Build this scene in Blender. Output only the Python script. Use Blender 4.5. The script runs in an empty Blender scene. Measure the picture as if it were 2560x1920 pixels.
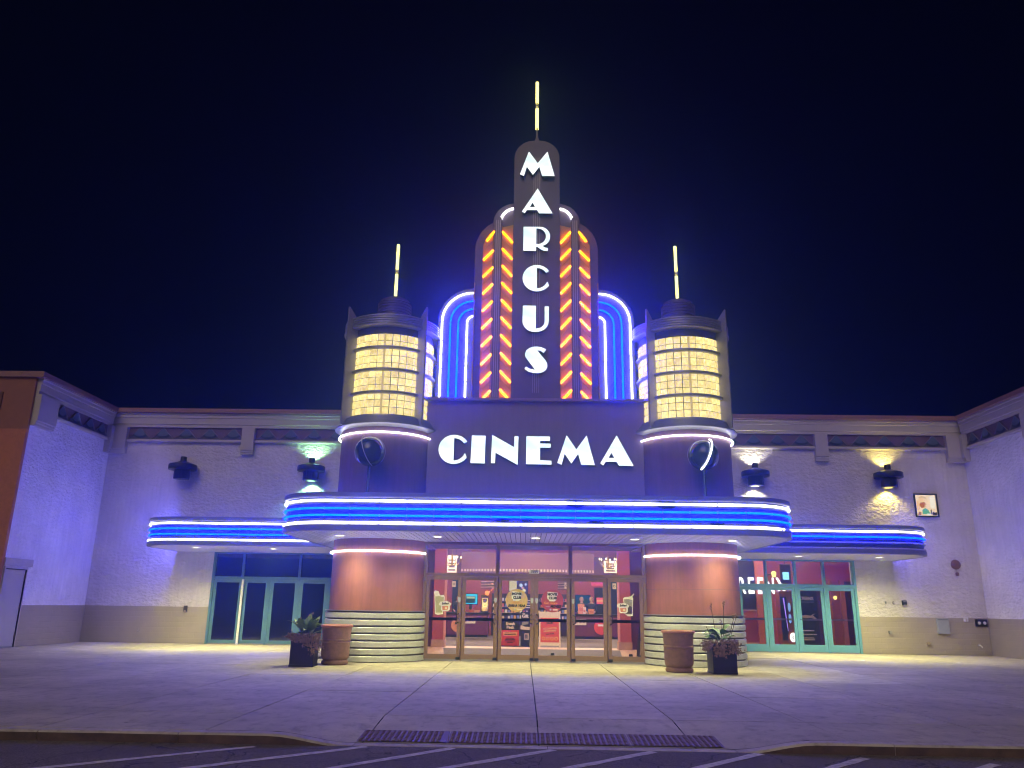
import bpy, bmesh, math, random
from math import sin, cos, pi, radians, sqrt, atan2
from mathutils import Vector, Matrix
random.seed(7)
S = bpy.context.scene
COL = S.collection

# ------------------------------------------------------------------ camera
def make_camera():
    f, p, r, y = 1955.0, 0.2755, 0.0145, 0.018
    fwd = Vector((0, cos(p), sin(p))); up = Vector((0, -sin(p), cos(p))); rt = Vector((1, 0, 0))
    Z = Matrix.Rotation(y, 3, 'Z'); fwd, up, rt = Z @ fwd, Z @ up, Z @ rt
    rt, up = cos(r) * rt + sin(r) * up, -sin(r) * rt + cos(r) * up
    cd = bpy.data.cameras.new('camera'); co = bpy.data.objects.new('camera', cd); COL.objects.link(co)
    cd.sensor_fit = 'HORIZONTAL'; cd.sensor_width = 36; cd.lens = f / 2560 * 36
    cd.clip_start = 0.05; cd.clip_end = 3000
    m = Matrix((rt, up, -fwd)).transposed().to_4x4(); m.translation = Vector((-0.27, 0, 1.34))
    co.matrix_world = m
    S.camera = co
make_camera()

# ------------------------------------------------------------------ sky, front fill, exposure
W = bpy.data.worlds.new('World'); S.world = W; W.use_nodes = True
wn = W.node_tree.nodes; wl = W.node_tree.links
sky = wn.new('ShaderNodeTexSky'); sky.sky_type = 'NISHITA'; sky.sun_disc = False
sky.sun_elevation = radians(-3.0); sky.sun_rotation = radians(0); sky.air_density = 1.0; sky.dust_density = 0.3; sky.ozone_density = 6.0
bg = wn['Background']; bg.inputs['Strength'].default_value = 0.007
tint = wn.new('ShaderNodeVectorMath'); tint.operation = 'MULTIPLY'; tint.inputs[1].default_value = (.25, .45, 1.6)
wl.new(sky.outputs[0], tint.inputs[0]); wl.new(tint.outputs[0], bg.inputs['Color'])
sd = bpy.data.lights.new('front_fill', 'SUN'); so = bpy.data.objects.new('front_fill', sd); COL.objects.link(so)  # dim warm fill from behind the camera, added for unseen parking-lot lamps
sd.energy = 0.23; sd.color = (1.0, 0.76, 0.62); sd.angle = radians(40)
so.rotation_euler = (radians(52), 0, radians(-14))
S.view_settings.view_transform = 'Standard'; S.view_settings.look = 'None'
S.view_settings.exposure = 2.1; S.view_settings.gamma = 1.0; S.view_settings.use_curve_mapping = False
S.cycles.use_denoising = True
try:
    S.cycles.denoiser = 'OPENIMAGEDENOISE'; S.cycles.denoising_input_passes = 'RGB_ALBEDO_NORMAL'
except Exception: pass
S.cycles.max_bounces = 7; S.cycles.diffuse_bounces = 3; S.cycles.glossy_bounces = 3; S.cycles.transparent_max_bounces = 12
S.cycles.sample_clamp_indirect = 4.0; S.cycles.filter_width = 1.05
S.cycles.caustics_reflective = False; S.cycles.caustics_refractive = False

# ------------------------------------------------------------------ materials
MATS = {}
def mat(name, col=(.5, .5, .5), rough=.6, metal=0.0, noise=0.0, nscale=8.0, bump=0.0, bscale=40.0, spec=0.5, emit=None, es=1.0, rnd=0.0, streak=0.0, coat=0.0):
    if name in MATS: return MATS[name]
    m = bpy.data.materials.new(name); m.use_nodes = True; MATS[name] = m
    nt = m.node_tree; N = nt.nodes; L = nt.links; b = N['Principled BSDF']
    b.inputs['Base Color'].default_value = (*col, 1); b.inputs['Roughness'].default_value = rough
    b.inputs['Metallic'].default_value = metal; b.inputs['Specular IOR Level'].default_value = spec
    if coat: b.inputs['Coat Weight'].default_value = coat; b.inputs['Coat Roughness'].default_value = .15
    tc = N.new('ShaderNodeTexCoord')
    out = None
    if noise:
        n = N.new('ShaderNodeTexNoise'); n.inputs['Scale'].default_value = nscale; n.inputs['Detail'].default_value = 6; n.inputs['Roughness'].default_value = .65
        L.new(tc.outputs['Object'], n.inputs['Vector'])
        mr = N.new('ShaderNodeMapRange'); mr.inputs[1].default_value = .3; mr.inputs[2].default_value = .7
        mr.inputs[3].default_value = 1 - noise; mr.inputs[4].default_value = 1 + noise
        L.new(n.outputs['Fac'], mr.inputs[0]); out = mr.outputs[0]
        rr = N.new('ShaderNodeMapRange'); rr.inputs[3].default_value = max(0.02, rough - noise * .4); rr.inputs[4].default_value = min(1, rough + noise * .4)
        L.new(n.outputs['Fac'], rr.inputs[0]); L.new(rr.outputs[0], b.inputs['Roughness'])
    if streak:
        mp = N.new('ShaderNodeMapping'); mp.inputs['Scale'].default_value = (9, 9, .5); L.new(tc.outputs['Object'], mp.inputs[0])
        n = N.new('ShaderNodeTexNoise'); n.inputs['Scale'].default_value = 1.3; n.inputs['Detail'].default_value = 5; L.new(mp.outputs[0], n.inputs['Vector'])
        mr = N.new('ShaderNodeMapRange'); mr.inputs[1].default_value = .35; mr.inputs[2].default_value = .7; mr.inputs[3].default_value = 1 - streak; mr.inputs[4].default_value = 1 + streak * .5
        L.new(n.outputs['Fac'], mr.inputs[0])
        if out: 
            mu = N.new('ShaderNodeMath'); mu.operation = 'MULTIPLY'; L.new(out, mu.inputs[0]); L.new(mr.outputs[0], mu.inputs[1]); out = mu.outputs[0]
        else: out = mr.outputs[0]
    if rnd:
        oi = N.new('ShaderNodeObjectInfo'); mr = N.new('ShaderNodeMapRange'); mr.inputs[3].default_value = 1 - rnd; mr.inputs[4].default_value = 1 + rnd
        L.new(oi.outputs['Random'], mr.inputs[0])
        if out:
            mu = N.new('ShaderNodeMath'); mu.operation = 'MULTIPLY'; L.new(out, mu.inputs[0]); L.new(mr.outputs[0], mu.inputs[1]); out = mu.outputs[0]
        else: out = mr.outputs[0]
    if out:
        vm = N.new('ShaderNodeVectorMath'); vm.operation = 'SCALE'; vm.inputs[0].default_value = col; L.new(out, vm.inputs['Scale'])
        L.new(vm.outputs[0], b.inputs['Base Color'])
    if bump:
        n = N.new('ShaderNodeTexNoise'); n.inputs['Scale'].default_value = bscale; n.inputs['Detail'].default_value = 5
        L.new(tc.outputs['Object'], n.inputs['Vector'])
        bp = N.new('ShaderNodeBump'); bp.inputs['Strength'].default_value = bump; bp.inputs['Distance'].default_value = .02
        L.new(n.outputs['Fac'], bp.inputs['Height']); L.new(bp.outputs[0], b.inputs['Normal'])
    if emit:
        b.inputs['Emission Color'].default_value = (*emit, 1); b.inputs['Emission Strength'].default_value = es
    return m

def emis(name, col, st, noise=0.0, nscale=3.0, col2=None):
    if name in MATS: return MATS[name]
    m = bpy.data.materials.new(name); m.use_nodes = True; MATS[name] = m
    nt = m.node_tree; N = nt.nodes; L = nt.links; N.remove(N['Principled BSDF'])
    e = N.new('ShaderNodeEmission'); e.inputs[0].default_value = (*col, 1); e.inputs[1].default_value = st
    L.new(e.outputs[0], N['Material Output'].inputs[0])
    if col2:
        tc = N.new('ShaderNodeTexCoord'); n = N.new('ShaderNodeTexNoise'); n.inputs['Scale'].default_value = nscale; n.inputs['Detail'].default_value = 2
        L.new(tc.outputs['Object'], n.inputs['Vector'])
        cr = N.new('ShaderNodeValToRGB'); cr.color_ramp.elements[0].position = .38; cr.color_ramp.elements[1].position = .62
        cr.color_ramp.elements[0].color = (*col, 1); cr.color_ramp.elements[1].color = (*col2, 1)
        L.new(n.outputs['Fac'], cr.inputs[0]); L.new(cr.outputs[0], e.inputs[0])
    return m

def glass_mat(name, tint=(1, 1, 1), rough=0.0, ior=1.5):
    m = bpy.data.materials.new(name); m.use_nodes = True; MATS[name] = m
    nt = m.node_tree; N = nt.nodes; L = nt.links; N.remove(N['Principled BSDF'])
    t = N.new('ShaderNodeBsdfTransparent'); t.inputs[0].default_value = (*tint, 1)
    g = N.new('ShaderNodeBsdfGlossy'); g.inputs['Roughness'].default_value = rough
    f = N.new('ShaderNodeFresnel'); f.inputs[0].default_value = ior
    x = N.new('ShaderNodeMixShader'); L.new(f.outputs[0], x.inputs[0]); L.new(t.outputs[0], x.inputs[1]); L.new(g.outputs[0], x.inputs[2])
    L.new(x.outputs[0], N['Material Output'].inputs[0])
    return m

def split_face(name, col):
    """painted split-face masonry: rough broken relief with faint courses"""
    m = mat(name, col, rough=.85, noise=.10, nscale=1.2, spec=.2, streak=.07)
    nt = m.node_tree; N = nt.nodes; L = nt.links; b = N['Principled BSDF']
    tc = N.new('ShaderNodeTexCoord')
    mp = N.new('ShaderNodeMapping'); mp.inputs['Scale'].default_value = (1, 1, 1.5); L.new(tc.outputs['Object'], mp.inputs[0])
    n1 = N.new('ShaderNodeTexNoise'); n1.inputs['Scale'].default_value = 4.2; n1.inputs['Detail'].default_value = 8; n1.inputs['Roughness'].default_value = .62; n1.inputs['Distortion'].default_value = .6
    L.new(mp.outputs[0], n1.inputs['Vector'])
    v = N.new('ShaderNodeTexVoronoi'); v.inputs['Scale'].default_value = 6.5; L.new(mp.outputs[0], v.inputs['Vector'])
    nd = N.new('ShaderNodeVectorMath'); nd.operation = 'ADD'
    nn = N.new('ShaderNodeTexNoise'); nn.inputs['Scale'].default_value = 5; nn.inputs['Detail'].default_value = 3; L.new(mp.outputs[0], nn.inputs['Vector'])
    sc = N.new('ShaderNodeVectorMath'); sc.operation = 'SCALE'; sc.inputs['Scale'].default_value = .28; L.new(nn.outputs['Color'], sc.inputs[0])
    L.new(mp.outputs[0], nd.inputs[0]); L.new(sc.outputs[0], nd.inputs[1]); L.new(nd.outputs[0], v.inputs['Vector'])
    # courses
    sp = N.new('ShaderNodeSeparateXYZ'); L.new(tc.outputs['Object'], sp.inputs[0])
    mz = N.new('ShaderNodeMath'); mz.operation = 'DIVIDE'; mz.inputs[1].default_value = .203; L.new(sp.outputs['Z'], mz.inputs[0])
    fr = N.new('ShaderNodeMath'); fr.operation = 'FRACT'; L.new(mz.outputs[0], fr.inputs[0])
    st = N.new('ShaderNodeMapRange'); st.inputs[1].default_value = .0; st.inputs[2].default_value = .07; L.new(fr.outputs[0], st.inputs[0])
    a = N.new('ShaderNodeMath'); a.operation = 'MULTIPLY_ADD'; a.inputs[1].default_value = .8; L.new(v.outputs['Distance'], a.inputs[0]); L.new(n1.outputs['Fac'], a.inputs[2])
    c = N.new('ShaderNodeMath'); c.operation = 'MULTIPLY_ADD'; c.inputs[1].default_value = .12; L.new(st.outputs[0], c.inputs[0]); L.new(a.outputs[0], c.inputs[2])
    bp = N.new('ShaderNodeBump'); bp.inputs['Strength'].default_value = .50; bp.inputs['Distance'].default_value = .08
    L.new(c.outputs[0], bp.inputs['Height']); L.new(bp.outputs[0], b.inputs['Normal'])
    return m

def block_smooth(name, col):
    """painted smooth block with faint running-bond joints"""
    m = mat(name, col, rough=.7, noise=.08, nscale=2.0, spec=.3)
    nt = m.node_tree; N = nt.nodes; L = nt.links; b = N['Principled BSDF']
    tc = N.new('ShaderNodeTexCoord'); sp = N.new('ShaderNodeSeparateXYZ'); L.new(tc.outputs['Object'], sp.inputs[0])
    ad = N.new('ShaderNodeMath'); ad.operation = 'ADD'; L.new(sp.outputs['X'], ad.inputs[0]); L.new(sp.outputs['Y'], ad.inputs[1])
    cb = N.new('ShaderNodeCombineXYZ'); L.new(ad.outputs[0], cb.inputs[0]); L.new(sp.outputs['Z'], cb.inputs[1])
    br = N.new('ShaderNodeTexBrick'); br.inputs['Scale'].default_value = 1; br.inputs['Brick Width'].default_value = .406; br.inputs['Row Height'].default_value = .165
    br.inputs['Mortar Size'].default_value = .008; br.inputs['Mortar Smooth'].default_value = .6; br.inputs['Color1'].default_value = (1, 1, 1, 1); br.inputs['Color2'].default_value = (1, 1, 1, 1); br.inputs['Mortar'].default_value = (0, 0, 0, 1)
    L.new(cb.outputs[0], br.inputs['Vector'])
    bp = N.new('ShaderNodeBump'); bp.inputs['Strength'].default_value = .5; bp.inputs['Distance'].default_value = .01
    L.new(br.outputs['Color'], bp.inputs['Height']); L.new(bp.outputs[0], b.inputs['Normal'])
    return m

def concrete(name, col, rnd=.07):
    m = mat(name, col, rough=.75, noise=.12, nscale=1.6, rnd=rnd, bump=.25, bscale=70, spec=.35)
    nt = m.node_tree; N = nt.nodes; L = nt.links; b = N['Principled BSDF']
    # large soft stains, multiplied over
    src = b.inputs['Base Color'].links[0].from_socket
    tc = N.new('ShaderNodeTexCoord'); n = N.new('ShaderNodeTexNoise'); n.inputs['Scale'].default_value = 6; n.inputs['Detail'].default_value = 9; n.inputs['Roughness'].default_value = .7
    mp = N.new('ShaderNodeMapping'); mp.inputs['Scale'].default_value = (1, .6, 1); L.new(tc.outputs['Object'], mp.inputs[0]); L.new(mp.outputs[0], n.inputs['Vector'])
    cr = N.new('ShaderNodeValToRGB'); cr.color_ramp.elements[0].position = .30; cr.color_ramp.elements[0].color = (.62, .60, .58, 1); cr.color_ramp.elements[1].position = .5; cr.color_ramp.elements[1].color = (1, 1, 1, 1)
    L.new(n.outputs['Fac'], cr.inputs[0])
    mx = N.new('ShaderNodeVectorMath'); mx.operation = 'MULTIPLY'; L.new(src, mx.inputs[0]); L.new(cr.outputs[0], mx.inputs[1])
    v = N.new('ShaderNodeTexVoronoi'); v.inputs['Scale'].default_value = 1.5; L.new(tc.outputs['Object'], v.inputs['Vector'])
    g = N.new('ShaderNodeMapRange'); g.inputs[1].default_value = .035; g.inputs[2].default_value = .05; g.inputs[3].default_value = .45; g.inputs[4].default_value = 1.0; L.new(v.outputs['Distance'], g.inputs[0])
    nz = N.new('ShaderNodeTexNoise'); nz.inputs['Scale'].default_value = .55; nz.inputs['Detail'].default_value = 7; nz.inputs['Roughness'].default_value = .6; L.new(tc.outputs['Object'], nz.inputs['Vector'])
    big = N.new('ShaderNodeMapRange'); big.inputs[1].default_value = .35; big.inputs[2].default_value = .65; big.inputs[3].default_value = .80; big.inputs[4].default_value = 1.10; L.new(nz.outputs['Fac'], big.inputs[0])
    mm = N.new('ShaderNodeMath'); mm.operation = 'MULTIPLY'; L.new(g.outputs[0], mm.inputs[0]); L.new(big.outputs[0], mm.inputs[1])
    s2 = N.new('ShaderNodeVectorMath'); s2.operation = 'SCALE'; L.new(mx.outputs[0], s2.inputs[0]); L.new(mm.outputs[0], s2.inputs['Scale']); L.new(s2.outputs[0], b.inputs['Base Color'])
    return m

def asphalt_mat():
    m = mat('asphalt', (.17, .15, .13), rough=.85, noise=.22, nscale=.9, bump=.5, bscale=160, spec=.3)
    nt = m.node_tree; N = nt.nodes; L = nt.links; b = N['Principled BSDF']
    src = b.inputs['Base Color'].links[0].from_socket
    tc = N.new('ShaderNodeTexCoord')
    nz = N.new('ShaderNodeTexNoise'); nz.inputs['Scale'].default_value = 2.2; nz.inputs['Detail'].default_value = 6; L.new(tc.outputs['Object'], nz.inputs['Vector'])
    sc = N.new('ShaderNodeVectorMath'); sc.operation = 'SCALE'; sc.inputs['Scale'].default_value = .7; L.new(nz.outputs['Color'], sc.inputs[0])
    ad = N.new('ShaderNodeVectorMath'); ad.operation = 'ADD'; L.new(tc.outputs['Object'], ad.inputs[0]); L.new(sc.outputs[0], ad.inputs[1])
    v = N.new('ShaderNodeTexVoronoi'); v.feature = 'DISTANCE_TO_EDGE'; v.inputs['Scale'].default_value = .9; L.new(ad.outputs[0], v.inputs['Vector'])
    cr = N.new('ShaderNodeValToRGB'); cr.color_ramp.elements[0].position = 0; cr.color_ramp.elements[0].color = (.18, .18, .18, 1); cr.color_ramp.elements[1].position = .012; cr.color_ramp.elements[1].color = (1, 1, 1, 1)
    L.new(v.outputs['Distance'], cr.inputs[0])
    n2 = N.new('ShaderNodeTexNoise'); n2.inputs['Scale'].default_value = 90; n2.inputs['Detail'].default_value = 2; L.new(tc.outputs['Object'], n2.inputs['Vector'])
    mr = N.new('ShaderNodeMapRange'); mr.inputs[1].default_value = .35; mr.inputs[2].default_value = .7; mr.inputs[3].default_value = .6; mr.inputs[4].default_value = 1.7; L.new(n2.outputs['Fac'], mr.inputs[0])
    mx = N.new('ShaderNodeVectorMath'); mx.operation = 'MULTIPLY'; L.new(src, mx.inputs[0]); L.new(cr.outputs[0], mx.inputs[1])
    m2 = N.new('ShaderNodeVectorMath'); m2.operation = 'SCALE'; L.new(mx.outputs[0], m2.inputs[0]); L.new(mr.outputs[0], m2.inputs['Scale']); L.new(m2.outputs[0], b.inputs['Base Color'])
    return m

CREAM = split_face('cream_split_face', (.72, .68, .66))
WINGM = split_face('wing_lit_split_face', (.88, .86, .86))  # lighter copy of the cream block: neon light on the wings put into the colour
BASE = block_smooth('tan_block', (.40, .35, .27))
TRIM = mat('cornice_trim', (.52, .48, .43), rough=.6, noise=.06, nscale=3)
CAP = mat('roof_cap', (.30, .16, .16), rough=.5, noise=.1)
FRIEZE = mat('frieze_mauve', (.18, .115, .15), rough=.7, noise=.08)
TEAL = mat('ornament_teal', (.09, .14, .19), rough=.5, noise=.1)
DKTEAL = mat('ornament_dark', (.025, .04, .08), rough=.5)
BROWN = mat('brown_stucco', (.52, .20, .11), rough=.85, noise=.1, bump=.5, bscale=12)
STUCCO = mat('terracotta_stucco', (.35, .135, .085), rough=.6, noise=.10, nscale=5, bump=.12, bscale=60, streak=.14)
MAUVE = mat('mauve_panel', (.24, .17, .23), rough=.55, noise=.05, nscale=2.5, streak=.07)
SIGN = mat('sign_panel', (.10, .07, .115), rough=.42, noise=.06, nscale=3)
SIGN2 = mat('sign_panel_rust', (.44, .26, .04), rough=.4, noise=.06)
SILVER = mat('silver_band', (.60, .63, .62), rough=.42, metal=.2, noise=.12, nscale=4)
REVEAL = mat('dark_reveal', (.11, .10, .10), rough=.5)
ALU = mat('grey_metal', (.34, .34, .37), rough=.38, metal=.4, noise=.08, nscale=3)
ALUD = mat('grey_fascia', (.20, .195, .22), rough=.45, metal=.2, noise=.08, nscale=2)
CHAN = mat('neon_channel', (.04, .04, .07), rough=.5, noise=.1, nscale=3)
CHROME = mat('chrome', (.7, .7, .72), rough=.15, metal=1.0)
SOFFIT = mat('soffit_slat', (.52, .52, .54), rough=.42, metal=.25, rnd=.10, noise=.08)
SOFFIT2 = mat('soffit_plaster', (.55, .53, .50), rough=.55, noise=.06)
BRONZE = mat('bronze_frame', (.27, .17, .115), rough=.4, metal=.25, noise=.08, nscale=6)
TURQ = mat('turquoise_frame', (.13, .37, .47), rough=.4, noise=.06, nscale=4)
BLACK = mat('black_metal', (.012, .012, .022), rough=.4)
NAVY = mat('dark_fixture', (.015, .016, .03), rough=.35, metal=.2)
WHITE = mat('white_paint', (.78, .77, .74), rough=.5)
CONC = concrete('sidewalk_concrete', (.53, .49, .37))
CONCL = concrete('new_concrete', (.62, .59, .48), rnd=0)
KERB = concrete('kerb_concrete', (.58, .53, .48), rnd=.05)
ASPH = asphalt_mat()
STRIPE = mat('worn_line_paint', (.62, .60, .58), rough=.8, noise=.35, nscale=14)
RED = mat('lobby_red', (.42, .09, .085), rough=.7, noise=.05)
LOBC = mat('lobby_cream', (.30, .115, .12), rough=.6, noise=.05)
PURPLE = mat('counter_purple', (.13, .025, .07), rough=.45, noise=.08)
TILE = mat('lobby_tile', (.50, .31, .18), rough=.5, noise=.10, nscale=2)
CARPET = mat('lobby_carpet', (.17, .13, .12), rough=.95, noise=.25, nscale=6)
STRIPF = mat('lobby_border', (.72, .48, .34), rough=.5, noise=.06)
MATG = mat('entrance_mat', (.14, .115, .10), rough=.95, noise=.2, nscale=30)
GLASS = glass_mat('door_glass', (.93, .95, .96))
DGLASS = mat('dark_tinted_glass', (.006, .008, .035), rough=.04, spec=.8)
URN = mat('urn_terracotta', (.30, .17, .13), rough=.7, noise=.18, nscale=12, bump=.25, bscale=90)
URNT = mat('urn_rim', (.42, .17, .11), rough=.35, noise=.1)
PLANTER = mat('black_planter', (.022, .02, .04), rough=.42, noise=.1)
LEAF = mat('hosta_leaf', (.20, .30, .09), rough=.5, rnd=.0, noise=.3, nscale=9)
LEAF2 = mat('grey_green_leaf', (.15, .28, .14), rough=.5, noise=.3, nscale=9)
DEAD = mat('dried_flower', (.34, .22, .17), rough=.9, noise=.35, nscale=20)
STEM = mat('stalk', (.14, .09, .05), rough=.8)
SEED = mat('seed_head', (.42, .32, .20), rough=.8)
SKIN = mat('skin', (.50, .28, .20), rough=.55)
HAIRB = mat('fair_hair', (.42, .28, .15), rough=.6, noise=.2, nscale=40)
HAIRD = mat('dark_hair', (.02, .015, .012), rough=.5)
SHIRT = mat('dark_shirt', (.02, .02, .03), rough=.85)
PINKPAPER = mat('orange_box_card', (.70, .30, .12), rough=.7)
CREAMCARD = mat('cream_card', (.72, .62, .48), rough=.6)
REDCARD = mat('red_card', (.62, .05, .05), rough=.5)
YELCARD = mat('yellow_vinyl', (.60, .42, .16), rough=.45)
MAROON = mat('maroon_vinyl', (.40, .06, .08), rough=.45)
WHITEV = mat('white_vinyl', (.75, .76, .72), rough=.5)
GREYV = mat('pale_grey_vinyl', (.42, .48, .50), rough=.4)
INK = mat('ink_black', (.015, .015, .02), rough=.5)
INKO = mat('ink_orange', (.75, .30, .06), rough=.5)
MINT = mat('pale_green_vinyl', (.42, .42, .24), rough=.5, noise=.15)
COLA = mat('cola_brown_vinyl', (.07, .04, .05), rough=.5, noise=.2)
ICEV = mat('ice_grey_vinyl', (.30, .28, .27), rough=.5, noise=.3, nscale=25)
NEONW = emis('white_neon', (1.0, .97, .93), 1.9)
NEONB = emis('blue_neon', (.0, .0048, 1.0), 21.0)
NEONB2 = emis('blue_sign_neon', (.0, .0021, 1.0), 44.0)
NEONO = emis('orange_neon', (1.0, .20, .0), 3.4)
NEONY = emis('yellow_neon', (1.0, .92, .22), .85)
NEONOFF = mat('unlit_neon_tube', (.55, .55, .6), rough=.15)
LETTER = emis('lit_letter_face', (.74, 1.0, .96), .31, col2=(1.12, 1.16, 1.12), nscale=2.0)
BLOCKM = None

# ------------------------------------------------------------------ mesh helpers
class MB:
    def __init__(s): s.v = []; s.f = []; s.mi = []
    def add(s, vs, fs, mi=0):
        o = len(s.v); s.v += [tuple(v) for v in vs]; s.f += [tuple(i + o for i in f) for f in fs]; s.mi += [mi] * len(fs); return s
    def box(s, x0, x1, y0, y1, z0, z1, mi=0):
        vs = [(x, y, z) for x in (x0, x1) for y in (y0, y1) for z in (z0, z1)]
        fs = [(0, 1, 3, 2), (4, 6, 7, 5), (0, 4, 5, 1), (2, 3, 7, 6), (0, 2, 6, 4), (1, 5, 7, 3)]
        return s.add(vs, fs, mi)
    def obox(s, c, ax, ay, az, mi=0):
        c = Vector(c); ax, ay, az = Vector(ax), Vector(ay), Vector(az)
        vs = [c + i * ax + j * ay + k * az for i in (-1, 1) for j in (-1, 1) for k in (-1, 1)]
        fs = [(0, 1, 3, 2), (4, 6, 7, 5), (0, 4, 5, 1), (2, 3, 7, 6), (0, 2, 6, 4), (1, 5, 7, 3)]
        return s.add(vs, fs, mi)
    def prism_y(s, pts, y0, y1, mi=0):     # polygon in XZ extruded in Y
        n = len(pts); vs = [(x, y0, z) for x, z in pts] + [(x, y1, z) for x, z in pts]
        fs = [tuple(range(n)), tuple(range(2 * n - 1, n - 1, -1))] + [(i, i + n, (i + 1) % n + n, (i + 1) % n) for i in range(n)]
        return s.add(vs, fs, mi)
    def prism_x(s, pts, x0, x1, mi=0):     # polygon in YZ extruded in X
        n = len(pts); vs = [(x0, y, z) for y, z in pts] + [(x1, y, z) for y, z in pts]
        fs = [tuple(range(n)), tuple(range(2 * n - 1, n - 1, -1))] + [(i, i + n, (i + 1) % n + n, (i + 1) % n) for i in range(n)]
        return s.add(vs, fs, mi)
    def prism_z(s, pts, z0, z1, mi=0):
        n = len(pts); vs = [(x, y, z0) for x, y in pts] + [(x, y, z1) for x, y in pts]
        fs = [tuple(range(n)), tuple(range(2 * n - 1, n - 1, -1))] + [(i, i + n, (i + 1) % n + n, (i + 1) % n) for i in range(n)]
        return s.add(vs, fs, mi)
    def lathe(s, prof, cx=0, cy=0, n=48, a0=0, a1=2 * pi, cap=True, mi=0):
        full = abs(a1 - a0 - 2 * pi) < 1e-6; m = n if full else n + 1
        vs = []; fs = []
        for i in range(m):
            a = a0 + (a1 - a0) * i / n
            for r, z in prof: vs.append((cx + r * sin(a), cy - r * cos(a), z))   # angle 0 faces the camera (-Y)
        k = len(prof)
        for i in range(n):
            j = (i + 1) % m
            for q in range(k - 1): fs.append((i * k + q, j * k + q, j * k + q + 1, i * k + q + 1))
        if cap and full:
            if prof[0][0] > 1e-4: fs.append(tuple(i * k for i in range(n))[::-1])
            if prof[-1][0] > 1e-4: fs.append(tuple(i * k + k - 1 for i in range(n)))
        return s.add(vs, fs, mi)
    def tube(s, path, r, n=8, closed=False, mi=0, taper=None):
        P = [Vector(p) for p in path]; m = len(P); vs = []; fs = []
        up = Vector((0, 0, 1))
        prev = None
        for i in range(m):
            a = P[i - 1] if (i or closed) else P[i]; b = P[(i + 1) % m] if (i < m - 1 or closed) else P[i]
            t = (b - a).normalized()
            if prev is None:
                u = t.cross(up); 
                if u.length < 1e-3: u = t.cross(Vector((0, 1, 0)))
                u.normalize()
            else:
                u = (prev - t * prev.dot(t))
                u.normalize()
            prev = u; w = t.cross(u)
            rr = r if taper is None else r * (1 + (taper - 1) * i / (m - 1))
            for k in range(n):
                an = 2 * pi * k / n; vs.append(P[i] + u * (rr * cos(an)) + w * (rr * sin(an)))
        for i in range(m if closed else m - 1):
            j = (i + 1) % m
            for k in range(n): fs.append((i * n + k, i * n + (k + 1) % n, j * n + (k + 1) % n, j * n + k))
        if not closed:
            fs.append(tuple(range(n))[::-1]); fs.append(tuple((m - 1) * n + k for k in range(n)))
        return s.add(vs, fs, mi)
    def mesh(s, name, mats, smooth=None):
        me = bpy.data.meshes.new(name); me.from_pydata(s.v, [], s.f); me.update()
        bm = bmesh.new(); bm.from_mesh(me); bmesh.ops.recalc_face_normals(bm, faces=bm.faces); bm.to_mesh(me); bm.free()
        for m in (mats if isinstance(mats, (list, tuple)) else [mats]): me.materials.append(m)
        if any(s.mi):
            for p, i in zip(me.polygons, s.mi): p.material_index = i
        if smooth is not None:
            for p in me.polygons: p.use_smooth = True
            me.set_sharp_from_angle(angle=radians(smooth))
        return me
    def build(s, name, mats, parent=None, smooth=None, loc=None, rz=None, bevel=0.0):
        o = bpy.data.objects.new(name, s.mesh(name, mats, smooth)); COL.objects.link(o)
        if parent: o.parent = parent
        if loc is not None: o.location = loc
        if rz is not None: o.rotation_euler[2] = rz
        if bevel:
            b = o.modifiers.new('bevel', 'BEVEL'); b.width = bevel; b.segments = 2; b.limit_method = 'ANGLE'
        return o

def tag(o, label=None, cat=None, group=None, kind=None):
    if label: o['label'] = label
    if cat: o['category'] = cat
    if group: o['group'] = group
    if kind: o['kind'] = kind
    return o
def empty(name, loc=(0, 0, 0), label=None, cat=None, group=None, rz=0, parent=None, kind=None):
    o = bpy.data.objects.new(name, None); COL.objects.link(o); o.location = loc; o.rotation_euler[2] = rz
    o.empty_display_size = .1
    if parent: o.parent = parent
    return tag(o, label, cat, group, kind)
def inst(name, me, parent=None, loc=(0, 0, 0), rz=0, scale=None):
    o = bpy.data.objects.new(name, me); COL.objects.link(o); o.location = loc; o.rotation_euler[2] = rz
    if scale: o.scale = scale
    if parent: o.parent = parent
    return o
def copy_tree(o, parent=None):
    c = o.copy(); COL.objects.link(c)
    if parent: c.parent = parent
    for ch in o.children: copy_tree(ch, c)
    return c

def arc(cx, cz, rx, rz, a0, a1, n):
    return [(cx + rx * cos(radians(a0 + (a1 - a0) * i / n)), cz + rz * sin(radians(a0 + (a1 - a0) * i / n))) for i in range(n + 1)]

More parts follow.
